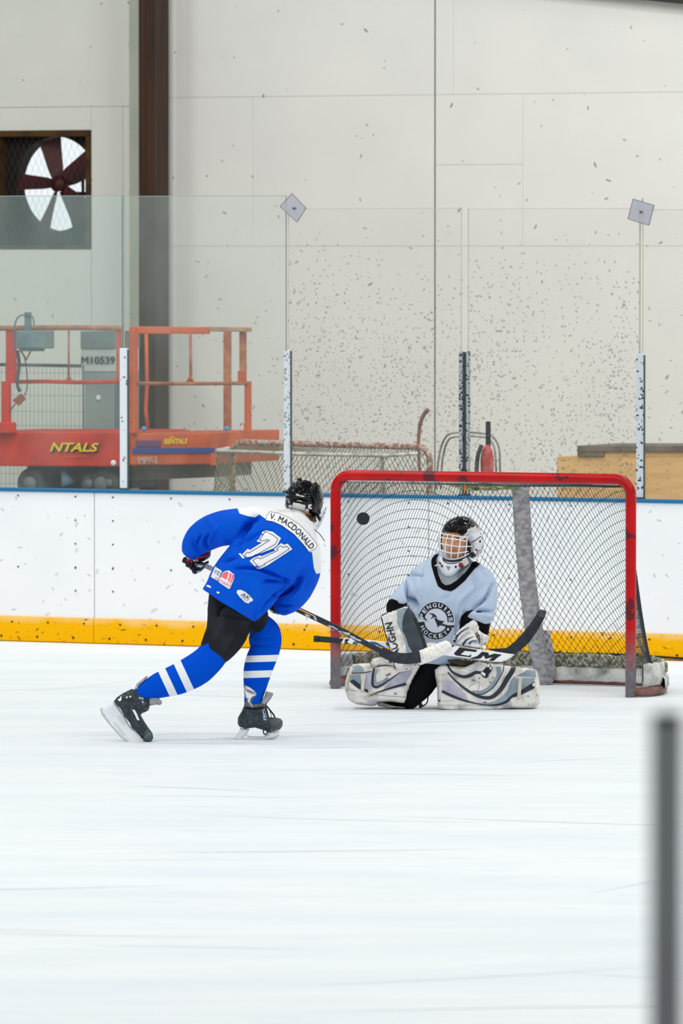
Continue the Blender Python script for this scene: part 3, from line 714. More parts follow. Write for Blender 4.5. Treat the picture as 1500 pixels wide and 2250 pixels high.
def make_net(fr, label, ztop, m_pipe, m_net, cell_u, cell_v, th, shear, depth=0.9, tdepth=0.5, group=None, R_=0.031):
    N = net_fn(fr); w = fr[3]; k = depth / 0.9
    r = root('hockey_goal', N(w / 2, depth / 2, 0), label, 'goal', group)
    zc = ztop; cr = 0.095; pts = [N(0, 0, 0.0), N(0, 0, zc - cr)]
    for i in range(1, 9): a = pi / 2 * i / 8; pts.append(N(cr - cr * cos(a), 0, zc - cr + cr * sin(a)))
    pts += [N(w - cr, 0, zc)]
    for i in range(1, 9): a = pi / 2 * i / 8; pts.append(N(w - cr + cr * sin(a), 0, zc - cr + cr * cos(a)))
    pts += [N(w, 0, 0.0)]
    # posts and crossbar are separate parts of one pipe frame
    mb = MB(); mb.tube(pts[:2], R_, 18); mb.build('goal_post', m_pipe, r, True)
    mb = MB(); mb.tube(pts[1:-1], R_, 18); mb.build('crossbar', m_pipe, r, True)
    mb = MB(); mb.tube(pts[-2:], R_, 18); mb.build('goal_post', m_pipe, r, True)
    bot = [(0, 0, .03), (-.04, .06 * k, .03), (-.06, .25 * k, .03), (-.03, .5 * k, .03), (.1, .76 * k, .03), (.35, depth, .03), (w / 2, depth * 1.02, .03), (w - .35, depth, .03), (w - .14, .76 * k, .03), (w + .0, .5 * k, .03), (w + .08, .25 * k, .03), (w + .07, .06 * k, .03), (w, 0, .03)]
    top = [(0, 0, zc - .03), (.03, .1, zc - .04), (.1, .32, zc - .05), (.3, tdepth, zc - .055), (w / 2, tdepth, zc - .06), (w - .3, tdepth, zc - .055), (w - .17, .32, zc - .05), (w - .06, .1, zc - .04), (w, 0, zc - .03)]
    nb = 96; bp, Lb = resample(bot, nb); tp, Lt = resample(top, nb)
    mb = MB(); mb.tube([N(*p) for p in bp], 0.027, 10); mb.build('base_frame', m_base, r, True)
    mb = MB(); mb.tube([N(*p) for p in tp[4:-4]], 0.012, 8); mb.build('top_frame', m_skirt, r, True)
    # padded skirt on the base frame, lumpy canvas
    def band(name, z0, z1, bulge, mat, i0, i1, wob, seed):
        V = []; Fc = []; prof = [(0, z0), (bulge, z0 + (z1 - z0) * .15), (bulge * 1.2, z0 + (z1 - z0) * .5), (bulge, z0 + (z1 - z0) * .85), (0.004, z1), (-0.004 - bulge * 0.2, z1), (-bulge, z0 + (z1 - z0) * .8), (-bulge, z0 + (z1 - z0) * .3), (0, z0)]
        n = len(prof); cnt = (i1 - i0) * 2
        for i in range(cnt + 1):
            f = i0 + i / 2; k0 = int(f); p = bp[k0].lerp(bp[min(k0 + 1, nb)], f - k0); q = bp[min(k0 + 1, nb)] - bp[max(k0 - 1, 0)]; nrm = Vector((-q.y, q.x, 0)).normalized() * -1
            for (o_, z_) in prof:
                w_ = wob * noise.noise(Vector((i * 0.35 + seed, z_ * 14, o_ * 30)))
                V.append(N(p.x + nrm.x * (o_ + w_), p.y + nrm.y * (o_ + w_), z_ + (w_ if z_ == z1 else 0)))
        for i in range(cnt):
            for j in range(n - 1): Fc.append((i * n + j, i * n + j + 1, (i + 1) * n + j + 1, (i + 1) * n + j))
        return obj(name, V, Fc, mat, r, True)
    band('base_skirt', 0.015, 0.115, 0.035, m_skirt, 8, nb - 8, 0.012, 1)
    band('net_lacing', 0.105, 0.185, 0.022, m_moss, 10, nb - 10, 0.022, 7)
    band('side_skirt', 0.06, 0.19, 0.014, m_skirt, 2, 12, 0.008, 3); band('side_skirt', 0.06, 0.19, 0.014, m_skirt, nb - 16, nb - 2, 0.012, 4)
    # netting
    nu = int(round(Lb / cell_u)); du = 1.0 / nu; bp2, _ = resample(bot, nu * 2); tp2, _ = resample(top, nu * 2)
    g = [0.0]
    for i in range(nu * 2):
        u = (i + .5) / (nu * 2); g.append(g[-1] + shear(u) * Lb / (nu * 2))
    mid = g[nu]; g = [x - mid for x in g]
    zlo = 0.12
    def node(i, zz):
        zh = tp2[i].z; t = (zz - 0.03) / (zh - 0.03); t = max(0, min(1, t)); p = bp2[i].lerp(tp2[i], t ** 0.55); u = i / (nu * 2)
        bl = 0.05 * sin(pi * t) * sin(pi * u)
        q = Vector((w / 2, 0.2, 0)) - Vector((p.x, p.y, 0)); q = q.normalized() * -bl
        return N(p.x + q.x * 0.5, p.y + q.y * 0.8 - 0.03 * sin(pi * t), zz)
    mb = MB(); mk = MB(); nv = int(6.0 / cell_v); rr = th / 2
    tri = [(cos(2 * pi * k_ / 3), sin(2 * pi * k_ / 3)) for k_ in range(3)]
    def strand(p, q):
        t = (q - p)
        if t.length < 1e-4: return
        t.normalize(); a = t.cross(Vector((0, 1, 0.01))).normalized(); b_ = a.cross(t)
        n0 = len(mb.v)
        for e in (p, q):
            for x, y in tri: mb.v.append(e + a * x * rr + b_ * y * rr)
        mb.f += [(n0, n0 + 1, n0 + 4, n0 + 3), (n0 + 1, n0 + 2, n0 + 5, n0 + 4), (n0 + 2, n0, n0 + 3, n0 + 5)]
    for i in range(nu * 2):
        for j in range(-nv, nv):
            if (i + j) % 2: continue
            z0_ = 0.6 + j * cell_v / 2 + g[i]
            for dj in (1, -1):
                z1_ = 0.6 + (j + dj) * cell_v / 2 + g[i + 1]
                hi = min(tp2[i].z, tp2[i + 1].z)
                a_, c_ = z0_, z1_
                if max(a_, c_) < zlo or min(a_, c_) > hi: continue
                ta, tc = 0.0, 1.0
                if a_ < zlo: ta = (zlo - a_) / (c_ - a_)
                if a_ > hi: ta = (hi - a_) / (c_ - a_)
                if c_ < zlo: tc = (zlo - a_) / (c_ - a_)
                if c_ > hi: tc = (hi - a_) / (c_ - a_)
                if tc - ta < 0.02: continue
                p0 = node(i, min(max(a_, zlo), hi)); p1 = node(i + 1, min(max(c_, zlo), hi))
                if ta > 0: p0 = p0.lerp(p1, 0) if a_ == c_ else node(i, a_).lerp(node(i + 1, c_), ta)
                if tc < 1: p1 = node(i, a_).lerp(node(i + 1, c_), tc)
                strand(p0, p1)
            if zlo < z0_ < tp2[i].z:
                c0 = node(i, z0_); s = rr * 2.1; n0 = len(mb.v); mb.v += [c0 + Vector(d_) * s for d_ in ((1, 0, 0), (-1, 0, 0), (0, 1, 0), (0, -1, 0), (0, 0, 1), (0, 0, -1))]
                mb.f += [(n0 + a1, n0 + b1, n0 + c1) for a1, b1, c1 in ((0, 2, 4), (2, 1, 4), (1, 3, 4), (3, 0, 4), (2, 0, 5), (1, 2, 5), (3, 1, 5), (0, 3, 5))]
    # roof netting between crossbar and top frame
    for i in range(0, nu * 2 - 3):
        u = i / (nu * 2.0)
        for sgn in (2, -2):
            j = i + sgn
            if 0 <= j < nu * 2:
                p = Vector((w * i / (nu * 2.0), 0, zc - .02)); q = tp2[j]
                if p.x > 0.02 and p.x < w - .02 and i % 2 == 0:
                    m_ = p.lerp(q, .5); strand(N(*p), N(m_.x, m_.y, m_.z - .02)); strand(N(m_.x, m_.y, m_.z - .02), N(*q))
    mb.build('netting', m_net, r, kind='stuff')
    return r, N, w
PL = G(737, 1513); PR = G(1385, 1532)
def shear_main(u):
    if u < 0.45: return 2.3 * (1 - u / 0.45) ** 0.7
    if u > 0.55: return -1.3 * min(1, (u - 0.55) / 0.25) * (1 if u < .9 else 1)
    return 0
goal, NG, gw = make_net(frame_of(PL, PR), 'red framed hockey goal with dark netting behind the kneeling goalie', 1.262, m_red, m_cord, 0.043, 0.056, 0.0034, shear_main)
# fur-padded centre support from the top frame to the base
mb = MB(); cp = [(1143, 1072), (1150, 1190), (1162, 1310), (1176, 1400), (1190, 1455), (1196, 1496)]; ds = [0.48, 0.52, 0.60, 0.70, 0.80, 0.86]
pts = []
for (x, y), d_ in zip(cp, ds):
    o_ = NG(0, d_, 0); rr_ = ray(x, y); n_ = Vector((-(PR - PL).normalized().y, (PR - PL).normalized().x, 0)); k = (o_ - CO).dot(n_) / rr_.dot(n_); pts.append(CO + rr_ * k)
pts2 = [Vector(p) for p in spline(pts, 12)]
mb.tube(pts2, [0.050 + 0.006 * (i / len(pts2)) + 0.005 * noise.noise(Vector((0, 0, i * 0.4))) for i in range(len(pts2))], 20); o = mb.build('centre_pad', m_pad, goal, True)
mb = MB(); p0 = pts[-1]; mb.tube([p0 + Vector((0.0, 0, z_)) for z_ in (0.02, 0.1, 0.2, 0.3)], [0.070, 0.066, 0.052, 0.03], 16); mb.build('pad_foot', m_pad, goal, True)
# bunched roof netting and orange tie under the crossbar
mb = MB(); rnd = random.Random(5)
for k in range(26):
    q = []; oy = rnd.uniform(-1, 1)
    for x in range(985, 1150, 14):
        env = sin(pi * min(1, max(0, (x - 985) / 190)) ** 0.8); y = 1066 + 11 * env * (0.5 + 0.5 * oy) + rnd.uniform(-2, 2) * env
        s_ = NG(0, 0.42 + 0.05 * rnd.uniform(-1, 1), 0); d_ = ray(x, y); n_ = frame_of(PL, PR)[2]; q.append(CO + d_ * ((s_ - CO).dot(n_) / d_.dot(n_)))
    mb.tube([Vector(p) for p in spline(q, 3)], 0.0028, 4)
mb.build('bunched_netting', m_ropeL, goal, kind='stuff')
m_or = new_mat('orange_tie', rgb(240, 150, 60), 0.6)[0]
q = [P(1021, 1060, 40.2), P(1022, 1072, 40.2), P(1019, 1084, 40.2)]; mb = MB(); mb.tube(q, 0.004, 6); mb.build('orange_tie', m_or, goal)
# side stay of the right side: grey strap down to the base bulge
mb = MB(); mb.tube([P(1390, 1378, 40.0), P(1412, 1430, 40.1), P(1438, 1468, 40.2)], [0.006, 0.008, 0.008], 8); mb.build('side_strap', m_pad, goal, True)

# ------------------------------------------------------------ spare net behind the glass
m_white_cord = new_mat('pale_cord', rgb(150, 144, 122), 0.8)[0]
m_redold = mottled('old_red_pipe', rgb(166, 104, 90), rgb(196, 190, 176), 34, 0.6, lo=0.44, hi=0.56)
sL, sR = W(968, 1000, 2.0)[0], W(948, 1000, 3.3)[0]
pl = B(W(944, 1000, 1.5)[0], 1.5, 0); pr = B(W(500, 1000, 2.05)[0], 2.05, 0)
dirv = (pr - pl).normalized(); pr = pl + dirv * 1.84
spare, NS, sw = make_net(frame_of(pl, pr), 'spare goal with pale netting behind the glass, left of the red goal', 1.275, m_redold, m_white_cord, 0.055, 0.065, 0.006, lambda u: 0.6 * sin(6 * u), 0.85, 0.22, None, 0.021)

# ============================================================ the shooting player (seen from behind)
DS = 36.0
m_jb, nt, b = new_mat('jersey_cloth', rgb(12, 92, 222), 0.7, 0, 0.08)
at = nt.nodes.new('ShaderNodeAttribute'); at.attribute_name = 'yoke'
k = mth(nt, 'GREATER_THAN', at.outputs['Fac'], 0.5)
blue = mixc(nt, rng(nt, noi(nt, pos(nt), 8, 3), 0.3, 0.7), rgb(0, 82, 214), rgb(2, 92, 222))
nt.links.new(mixc(nt, k, blue, rgb(240, 241, 242)), b.inputs['Base Color']); bump(nt, b, noi(nt, pos(nt), 260, 2), 0.12, 0.002)
m_white = new_mat('white_print', rgb(246, 247, 250), 0.6)[0]; m_navy = new_mat('navy_print', rgb(24, 42, 88), 0.6)[0]; m_black = new_mat('black_print', rgb(26, 28, 36), 0.6)[0]
m_pink = new_mat('pink_print', rgb(250, 112, 128), 0.6)[0]; m_pblue = new_mat('pale_blue_print', rgb(190, 222, 250), 0.6)[0]; m_slate = new_mat('slate_print', rgb(70, 100, 130), 0.6)[0]
m_pants = mottled('black_pants', rgb(30, 31, 36), rgb(42, 46, 51), 12, 0.8, 0, 0.12, bmp=0.1)
def sock_mat(name, bands, blue_):
    m, nt, b = new_mat(name, blue_, 0.85, 0, 0.05); at = nt.nodes.new('ShaderNodeAttribute'); at.attribute_name = 'along'; k = None
    for lo, hi in bands:
        q = mth(nt, 'MULTIPLY', mth(nt, 'GREATER_THAN', at.outputs['Fac'], lo), mth(nt, 'LESS_THAN', at.outputs['Fac'], hi)); k = q if k is None else mth(nt, 'MAXIMUM', k, q)
    nt.links.new(mixc(nt, k, blue_, rgb(240, 243, 246)), b.inputs['Base Color']); bump(nt, b, noi(nt, pos(nt), 220, 2), 0.15, 0.002); return m
def attr(o, name, fn):
    og = ORG[o]; a = o.data.attributes.new(name, 'FLOAT', 'POINT'); a.data.foreach_set('value', [fn(v.co + og) for v in o.data.vertices])
K1 = (380, 1040, 4.1667)
def in_poly(x, y, poly):
    c = False; n = len(poly)
    for i in range(n):
        x1, y1 = poly[i]; x2, y2 = poly[i - 1]
        if (y1 > y) != (y2 > y) and x < (x2 - x1) * (y - y1) / (y2 - y1) + x1: c = not c
    return c
def sdist(x, y, poly):
    d = 1e9; n = len(poly)
    for i in range(n):
        ax, ay = poly[i]; bx, by = poly[(i + 1) % n]; dx = bx - ax; dy = by - ay; L = dx * dx + dy * dy; u = 0 if L == 0 else max(0, min(1, ((x - ax) * dx + (y - ay) * dy) / L))
        d = min(d, (ax + u * dx - x) ** 2 + (ay + u * dy - y) ** 2)
    return sqrt(d) * (1 if in_poly(x, y, poly) else -1)

sh = root('person', G(530, 1640), 'hockey player seen from behind in blue and white jersey, shooting with a black stick', 'person')
# --- body: one continuous figure under the clothing
m_skin = mottled('skin', rgb(236, 176, 134), rgb(222, 156, 112), 10, 0.5)
def D_(d): return DS + d
mb = MB()
loft(mb, [(508, 1335, D_(0.03), 40, .08), (540, 1280, D_(0.03), 42, .08), (590, 1220, D_(.03), 48, .08), (628, 1184, D_(.04), 44, .075), (650, 1158, D_(.04), 24, .055), (662, 1140, D_(.06), 18, .045)])
ellip(mb, P(673, 1112, D_(.07)), .068, .075, .088)
loft(mb, [(590, 1175, D_(.05), 18, .045), (500, 1162, D_(.08), 17, .04), (455, 1175, D_(.15), 16, .038), (436, 1205, D_(.18), 15, .035), (432, 1225, D_(.2), 13, .03)])
loft(mb, [(665, 1215, D_(.06), 18, .045), (672, 1260, D_(.1), 15, .04), (654, 1295, D_(.16), 14, .035), (625, 1325, D_(.2), 14, .035), (610, 1336, D_(.22), 13, .03)])
loft(mb, [(515, 1320, D_(.03), 32, .07), (500, 1390, D_(-.02), 27, .06), (462, 1455, D_(-.08), 26, .055), (400, 1487, D_(-.1), 22, .045), (345, 1510, D_(-.12), 15, .035), (322, 1522, D_(-.13), 11, .028)])
loft(mb, [(540, 1330, D_(.06), 26, .07), (566, 1375, D_(.11), 20, .06), (581, 1405, D_(.11), 24, .055), (570, 1470, D_(.08), 20, .045), (557, 1530, D_(.05), 12, .03)])
remesh(mb, 'body', m_skin, sh, 0.008, 4)

# --- jersey
mb = MB()
loft(mb, [(503, 1331, D_(.01), 69, .165), (515, 1312, D_(.01), 70, .165), (535, 1280, D_(0), 75, .16), (573, 1240, D_(0), 80, .155), (607, 1205, D_(0), 84, .15), (631, 1180, D_(.01), 77, .135), (646, 1160, D_(.02), 60, .115), (653, 1149, D_(.03), 46, .10)], n=30, flat0=True)
loft(mb, [(612, 1160, D_(.02), 40, .10), (560, 1153, D_(.03), 40, .10), (517, 1157, D_(.05), 40, .10), (478, 1164, D_(.09), 39, .095), (448, 1178, D_(.14), 36, .085), (430, 1196, D_(.18), 30, .07), (422, 1212, D_(.2), 24, .055)], n=24)
loft(mb, [(668, 1205, D_(.02), 36, .10), (673, 1235, D_(.04), 33, .095), (670, 1262, D_(.08), 32, .09), (655, 1290, D_(.13), 34, .085), (636, 1314, D_(.17), 33, .075), (618, 1332, D_(.2), 24, .06)], n=24)
# flap at the lower right hem corner
loft(mb, [(585, 1300, D_(0), 30, .12), (572, 1330, D_(0), 22, .11), (562, 1356, D_(0), 9, .09)], n=18)
fold = lambda pts: C(*K1, pts)
FO = [
 (fold([(560, 870), (700, 868), (850, 905), (960, 950), (1045, 985)]), -.012, 3.5, True),
 (fold([(640, 900), (760, 905), (900, 960), (1030, 1000)]), .008, 3.0, True),
 (fold([(840, 990), (930, 992), (1040, 1005)]), -.011, 3.0, True),
 (fold([(1050, 985), (1045, 1040), (1000, 1085), (930, 1130)]), -.018, 4.0, True),
 (fold([(1180, 900), (1130, 1010), (1050, 1080), (990, 1110)]), -.010, 3.5, True),
 (fold([(1060, 1040), (960, 1110), (860, 1200), (800, 1300)]), -.014, 3.0, True),
 (fold([(770, 400), (700, 450), (640, 560), (600, 650)]), -.022, 5.5, True),
 (fold([(720, 520), (660, 610), (600, 690)]), .009, 3.5, True),
 (fold([(900, 520), (800, 540), (700, 600), (640, 650)]), -.005, 3.0, True),
 (fold([(580, 770), (520, 790), (450, 815)]), -.007, 3.0, True),
 (fold([(330, 560), (290, 610), (300, 660), (330, 690)]), -.010, 3.0, True),
 (fold([(250, 560), (215, 640), (225, 700)]), -.008, 2.6, True),
 (fold([(180, 600), (190, 680), (250, 730)]), -.007, 2.6, True),
 (fold([(430, 480), (360, 560), (330, 640)]), .008, 4.0, True),
 (fold([(300, 400), (360, 470), (430, 560), (480, 640)]), .006, 5.0, True),
 (fold([(930, 1190), (1010, 1220), (1090, 1215)]), -.007, 2.6, True),
 (fold([(950, 1250), (1010, 1270), (1060, 1262)]), -.005, 2.2, True),
 (fold([(1210, 950), (1160, 1060), (1100, 1120)]), .007, 3.5, True),
 (fold([(640, 980), (560, 1010), (470, 1000)]), .005, 5.0, True),
 (fold([(800, 1000), (740, 1060), (720, 1120)]), .004, 6.0, True)]
jer = remesh(mb, 'jersey', m_jb, sh, 0.0048, 3, FO, 0.004, 7.0)
yoke = C(*K1, [(570, 300), (590, 322), (608, 368), (690, 393), (750, 404), (790, 377), (860, 425), (1000, 478), (1110, 558), (1190, 645), (1240, 718), (1272, 722), (1290, 870), (1311, 921), (1420, 900), (1500, 500), (1300, 200), (900, 100)])
attr(jer, 'yoke', lambda p: max(0.0, min(1.0, 0.5 + sdist(*proj(p), yoke) * 0.2)))
TJ = bvh(jer)
plate = C(*K1, [(885, 350), (960, 362), (1060, 405), (1160, 470), (1245, 555), (1325, 660), (1300, 690), (1245, 718), (1190, 648), (1110, 560), (1000, 480), (920, 442), (848, 430), (860, 385)])
decal('name_plate', [plate], TJ, m_white, jer, 0.003)
def outline(name, pts, tree, mat, parent, w=1.2, off=0.004, close=True):
    q = pts + [pts[0]] if close else pts; polys = []
    for a, b_ in zip(q, q[1:]):
        dx, dy = b_[0] - a[0], b_[1] - a[1]; l = math.hypot(dx, dy)
        if l < 0.01: continue
        nx, ny = -dy / l * w / 2, dx / l * w / 2; ex, ey = dx / l * w * .4, dy / l * w * .4
        polys.append([(a[0] + nx - ex, a[1] + ny - ey), (b_[0] + nx + ex, b_[1] + ny + ey), (b_[0] - nx + ex, b_[1] - ny + ey), (a[0] - nx - ex, a[1] - ny - ey)])
    return decal(name, polys, tree, mat, parent, off, 6)
outline('plate_outline', plate, TJ, m_navy, jer, 0.7, .0045)
base = C(*K1, [(882, 418), (950, 436), (1030, 474), (1110, 536), (1180, 610), (1258, 700)])
bm = norm_text(text_bm('V. MACDONALD', 1.0, 0.018, 0, 1.06))
decal('name_lettering', None, TJ, m_black, jer, 0.0045, bm=bm, fn=arc_map(base, 13.5), label='black arched name lettering')
K7 = (520, 1160, 10.714)
seven = C(*K7, [(690, 55), (850, 95), (1040, 240), (950, 410), (860, 480), (580, 590), (440, 620), (330, 690), (290, 690), (230, 700), (130, 620), (255, 490), (310, 520), (590, 345), (470, 320), (480, 290), (525, 265), (600, 90)])
seven_i = C(*K7, [(685, 88), (860, 170), (970, 262), (905, 385), (640, 530), (430, 655), (240, 700), (190, 620), (255, 565), (285, 590), (770, 292), (700, 268), (670, 300), (560, 300), (538, 290), (660, 90)])
one = C(*K7, [(1040, 358), (1110, 395), (1200, 372), (1308, 500), (1060, 660), (740, 870), (540, 972), (480, 965), (300, 775), (400, 700), (550, 645), (575, 670), (830, 565), (900, 540), (875, 500)])
one_i = C(*K7, [(1028, 420), (1100, 455), (1175, 432), (1240, 492), (940, 690), (640, 850), (660, 862), (520, 928), (375, 772), (440, 715), (520, 700), (550, 730), (850, 585), (975, 520), (935, 490)])
bar = C(*K7, [(40, 600), (90, 595), (190, 710), (135, 718)])
decal('number', [seven], TJ, m_white, jer, 0.003); decal('number', [one], TJ, m_white, jer, 0.003); decal('number_bar', [bar], TJ, m_white, jer, 0.003)
outline('number_outline', seven_i, TJ, m_navy, jer, 1.2, .0045); outline('number_outline', one_i, TJ, m_navy, jer, 1.2, .0045)
K3 = (440, 1230, 10.714)
p1 = C(*K3, [(350, 160), (510, 265), (500, 300), (465, 380), (420, 500), (240, 405), (300, 260)]); p2 = C(*K3, [(560, 275), (640, 250), (690, 260), (760, 320), (795, 330), (795, 440), (700, 670), (670, 690), (435, 530), (440, 470), (480, 400), (510, 320)])
patch = decal('sponsor_patch', [p1, p2], TJ, m_white, jer, .003); 
decal('patch_sign', [C(*K3, [(520, 330), (570, 290), (650, 275), (660, 320), (610, 470), (490, 400)]), C(*K3, [(690, 310), (730, 320), (725, 380), (680, 520), (640, 500), (680, 400)]), C(*K3, [(750, 340), (785, 345), (785, 430), (720, 560), (690, 540), (735, 430)])], TJ, m_pink, jer, .0045)
for s_, y0, hh, mt in (('YES', [(305, 310), (380, 350), (470, 400)], 9.5, m_slate), ('ER', [(330, 445), (370, 470), (425, 495)], 5.5, m_pink), ('MART', [(445, 515), (560, 580), (690, 665)], 6.2, m_pink)):
    bm = norm_text(text_bm(s_, 1.0, 0.0)); decal('patch_lettering', None, TJ, mt, jer, .005, bm=bm, fn=arc_map(C(*K3, y0), hh))
oval = C(*K3, [(870, 715), (950, 705), (1060, 755), (1180, 860), (1245, 940), (1215, 980), (1180, 985), (1130, 1030), (1050, 1000), (920, 870), (850, 770)])
decal('oval_logo', [oval], TJ, m_white, jer, .003)
bm = norm_text(text_bm('AK', 1.0, 0.0, 0.2)); decal('logo_lettering', None, TJ, m_navy, jer, .005, bm=bm, fn=arc_map(C(*K3, [(940, 830), (1030, 890), (1150, 960)]), 8.5))
outline('logo_underline', C(*K3, [(960, 850), (1040, 930), (1115, 980)]), TJ, m_slate, jer, .8, .005, False)
decal('hem_tab', [C(*K3, [(140, 590), (200, 595), (260, 640), (240, 662), (150, 630)])], TJ, m_white, jer, .003); decal('hem_tab', [C(*K3, [(385, 745), (440, 752), (455, 780), (420, 800), (385, 780)])], TJ, m_white, jer, .003)

# --- pants
mb = MB()
loft(mb, [(512, 1290, D_(.02), 52, .12), (510, 1335, D_(.02), 54, .14), (506, 1362, D_(.0), 52, .14), (496, 1392, D_(-.03), 46, .125), (483, 1415, D_(-.06), 41, .105), (472, 1431, D_(-.08), 36, .09)], n=26)
loft(mb, [(535, 1320, D_(.06), 42, .13), (556, 1350, D_(.1), 34, .12), (566, 1372, D_(.12), 25, .10)], n=22)
FP = [(C(*K1, [(475, 1200), (430, 1225), (405, 1270), (400, 1300)]), -.015, 2.5, True), (C(*K1, [(400, 1300), (500, 1310), (600, 1320), (720, 1350)]), -.006, 3.0, True), (C(*K1, [(740, 1360), (700, 1430), (680, 1490)]), -.012, 3.0, True), (C(*K1, [(400, 1180), (390, 1260)]), .006, 3.0, True), ([(545, 1385), (530, 1410), (510, 1435)], .006, 4, True)]
pants = remesh(mb, 'pants', m_pants, sh, 0.006, 3, FP, 0.003, 8.0)

# --- socks
def sock(name, st, ref, ax, bands, blue_, folds=()):
    mb = MB(); loft(mb, st, n=24); o = remesh(mb, name, sock_mat(name + '_knit', bands, blue_), sh, 0.006, 2, folds, 0.002, 9.0)
    attr(o, 'along', lambda p: (proj(p)[0] - ref[0]) * ax[0] + (proj(p)[1] - ref[1]) * ax[1]); return o
# the bands bow round the leg, so 'along' is measured on a bent axis
sk1 = sock('sock', [(480, 1420, D_(-.07), 33, .085), (460, 1447, D_(-.08), 34, .085), (436, 1468, D_(-.09), 36, .085), (405, 1486, D_(-.10), 35, .08), (375, 1498, D_(-.11), 32, .07), (348, 1507, D_(-.12), 28, .06), (322, 1518, D_(-.13), 22, .05), (310, 1526, D_(-.13), 19, .042)], (448, 1462), (-.906, .423), ((42, 59), (80, 97)), rgb(0, 80, 210), [([(470, 1400), (440, 1440)], .004, 5, True)])
sk2 = sock('sock', [(570, 1368, D_(.12), 26, .085), (580, 1388, D_(.12), 35, .09), (583, 1410, D_(.11), 36, .09), (581, 1430, D_(.10), 33, .08), (571, 1456, D_(.09), 33, .075), (565, 1480, D_(.08), 31, .07), (561, 1505, D_(.07), 26, .058), (557, 1530, D_(.06), 21, .05), (555, 1545, D_(.05), 19, .045)], (570, 1380), (0.03, 1.0), ((60, 74.5), (93.5, 109)), rgb(0, 78, 206), [([(560, 1400), (590, 1405), (612, 1398)], -.004, 3, True), ([(556, 1415), (585, 1422), (610, 1415)], -.004, 3, True)])

# --- skates
m_boot = mottled('boot_black', rgb(38, 46, 52), rgb(62, 74, 82), 60, 0.5, 0, 0.3); m_bootw = mottled('boot_worn_toe', rgb(96, 116, 124), rgb(70, 84, 90), 30, 0.5)
m_hold = mottled('holder_white', rgb(250, 252, 255), rgb(236, 240, 245), 12, 0.35); m_steel = new_mat('skate_steel', rgb(205, 212, 218), 0.35, 0.3)[0]; m_silver = mottled('silver_leather', rgb(190, 190, 196), rgb(120, 118, 124), 16, 0.4)
m_tong = mottled('grey_tongue', rgb(176, 178, 180), rgb(140, 142, 144), 20, 0.8); m_lace = new_mat('lace', rgb(44, 48, 52), 0.8)[0]; m_lacew = new_mat('lace_eyelets', rgb(196, 204, 210), 0.4)[0]
def wire(name, pts, D, r_, mat, parent, n=6, sub=4):
    mb = MB(); q = [P(p[0], p[1], p[2] if len(p) > 2 else D) for p in pts]; q = [Vector(p) for p in spline(q, sub)] if len(q) > 2 else q; mb.tube(q, r_, n); return mb.build(name, mat, parent, True)
K4 = (210, 1470, 9.375); K5 = (500, 1490, 10.714)
D4 = D_(-.13); D5 = D_(.04)
sk = pillow('skate', C(*K4, [(370, 670), (440, 580), (560, 500), (740, 410), (860, 430), (960, 480), (1080, 560), (1110, 640), (1110, 800), (1080, 850), (980, 890), (930, 950), (1010, 1090), (1090, 1210), (1170, 1320), (1190, 1420), (1150, 1490), (1075, 1555), (980, 1430), (850, 1290), (740, 1210), (700, 1110), (600, 980), (510, 820)]), D4, .046, 15, m_boot, sh, 3)
TB = bvh(sk)
decal('toe_cap', [C(*K4, [(1090, 1215), (1170, 1320), (1185, 1420), (1150, 1480), (1080, 1540), (1000, 1420), (1010, 1300)])], TB, m_bootw, sk, .002)
decal('heel_logo', [C(*K4, [(500, 560), (530, 560), (530, 640), (490, 670), (455, 620), (500, 610)]), C(*K4, [(630, 570), (660, 560), (655, 600), (630, 605)]), C(*K4, [(690, 560), (740, 550), (730, 580), (700, 590)])], TB, m_white, sk, .002)
decal('side_stripe', [C(*K4, [(755, 840), (800, 835), (850, 920), (905, 1055), (860, 1055)])], TB, m_white, sk, .002)
decal('eyelets', [[(x / 9.375 + 210 + dx, y / 9.375 + 1470 + dy) for dx, dy in ((-2, -2), (2, -2), (2.4, 1.5), (-1, 2.2))] for x, y in ((960, 610), (1015, 550), (945, 890), (1060, 850), (970, 680), (905, 600))], TB, m_lacew, sk, .002)
decal('boot_dark_panel', [C(*K4, [(860, 700), (960, 640), (1090, 640), (1100, 790), (1060, 840), (960, 870), (880, 930)])], TB, mottled('dark_eyestay', rgb(34, 38, 46), rgb(80, 86, 96), 70, .4), sk, .0015)  # dark mottled eyestay panel of the boot
pillow('tendon_guard', C(*K4, [(800, 410), (850, 300), (960, 210), (1050, 140), (1075, 150), (1030, 230), (930, 320), (880, 370), (960, 430), (1040, 500), (1080, 570), (1000, 520), (860, 430)]), D4 - .005, .022, 4, m_silver, sk, 3)
pillow('tongue', C(*K4, [(1090, 575), (1180, 565), (1280, 580), (1360, 660), (1370, 710), (1330, 745), (1240, 735), (1120, 760), (1080, 700)]), D4, .030, 4, m_tong, sk, 3)
h = pillow('blade_holder', C(*K4, [(370, 680), (450, 760), (600, 980), (690, 1150), (740, 1215), (850, 1290), (980, 1430), (1075, 1560), (1040, 1620), (900, 1645), (760, 1580), (560, 1420), (300, 1130), (140, 900), (110, 800), (240, 770), (330, 720)]), D4, .012, 4, m_hold, sk, 4)
pillow('blade', C(*K4, [(92, 800), (112, 800), (180, 930), (330, 1130), (580, 1410), (770, 1570), (900, 1635), (1010, 1640), (1000, 1660), (860, 1655), (740, 1600), (540, 1430), (290, 1160), (130, 950), (95, 860)]), D4, .004, 2, m_steel, sk, 4)
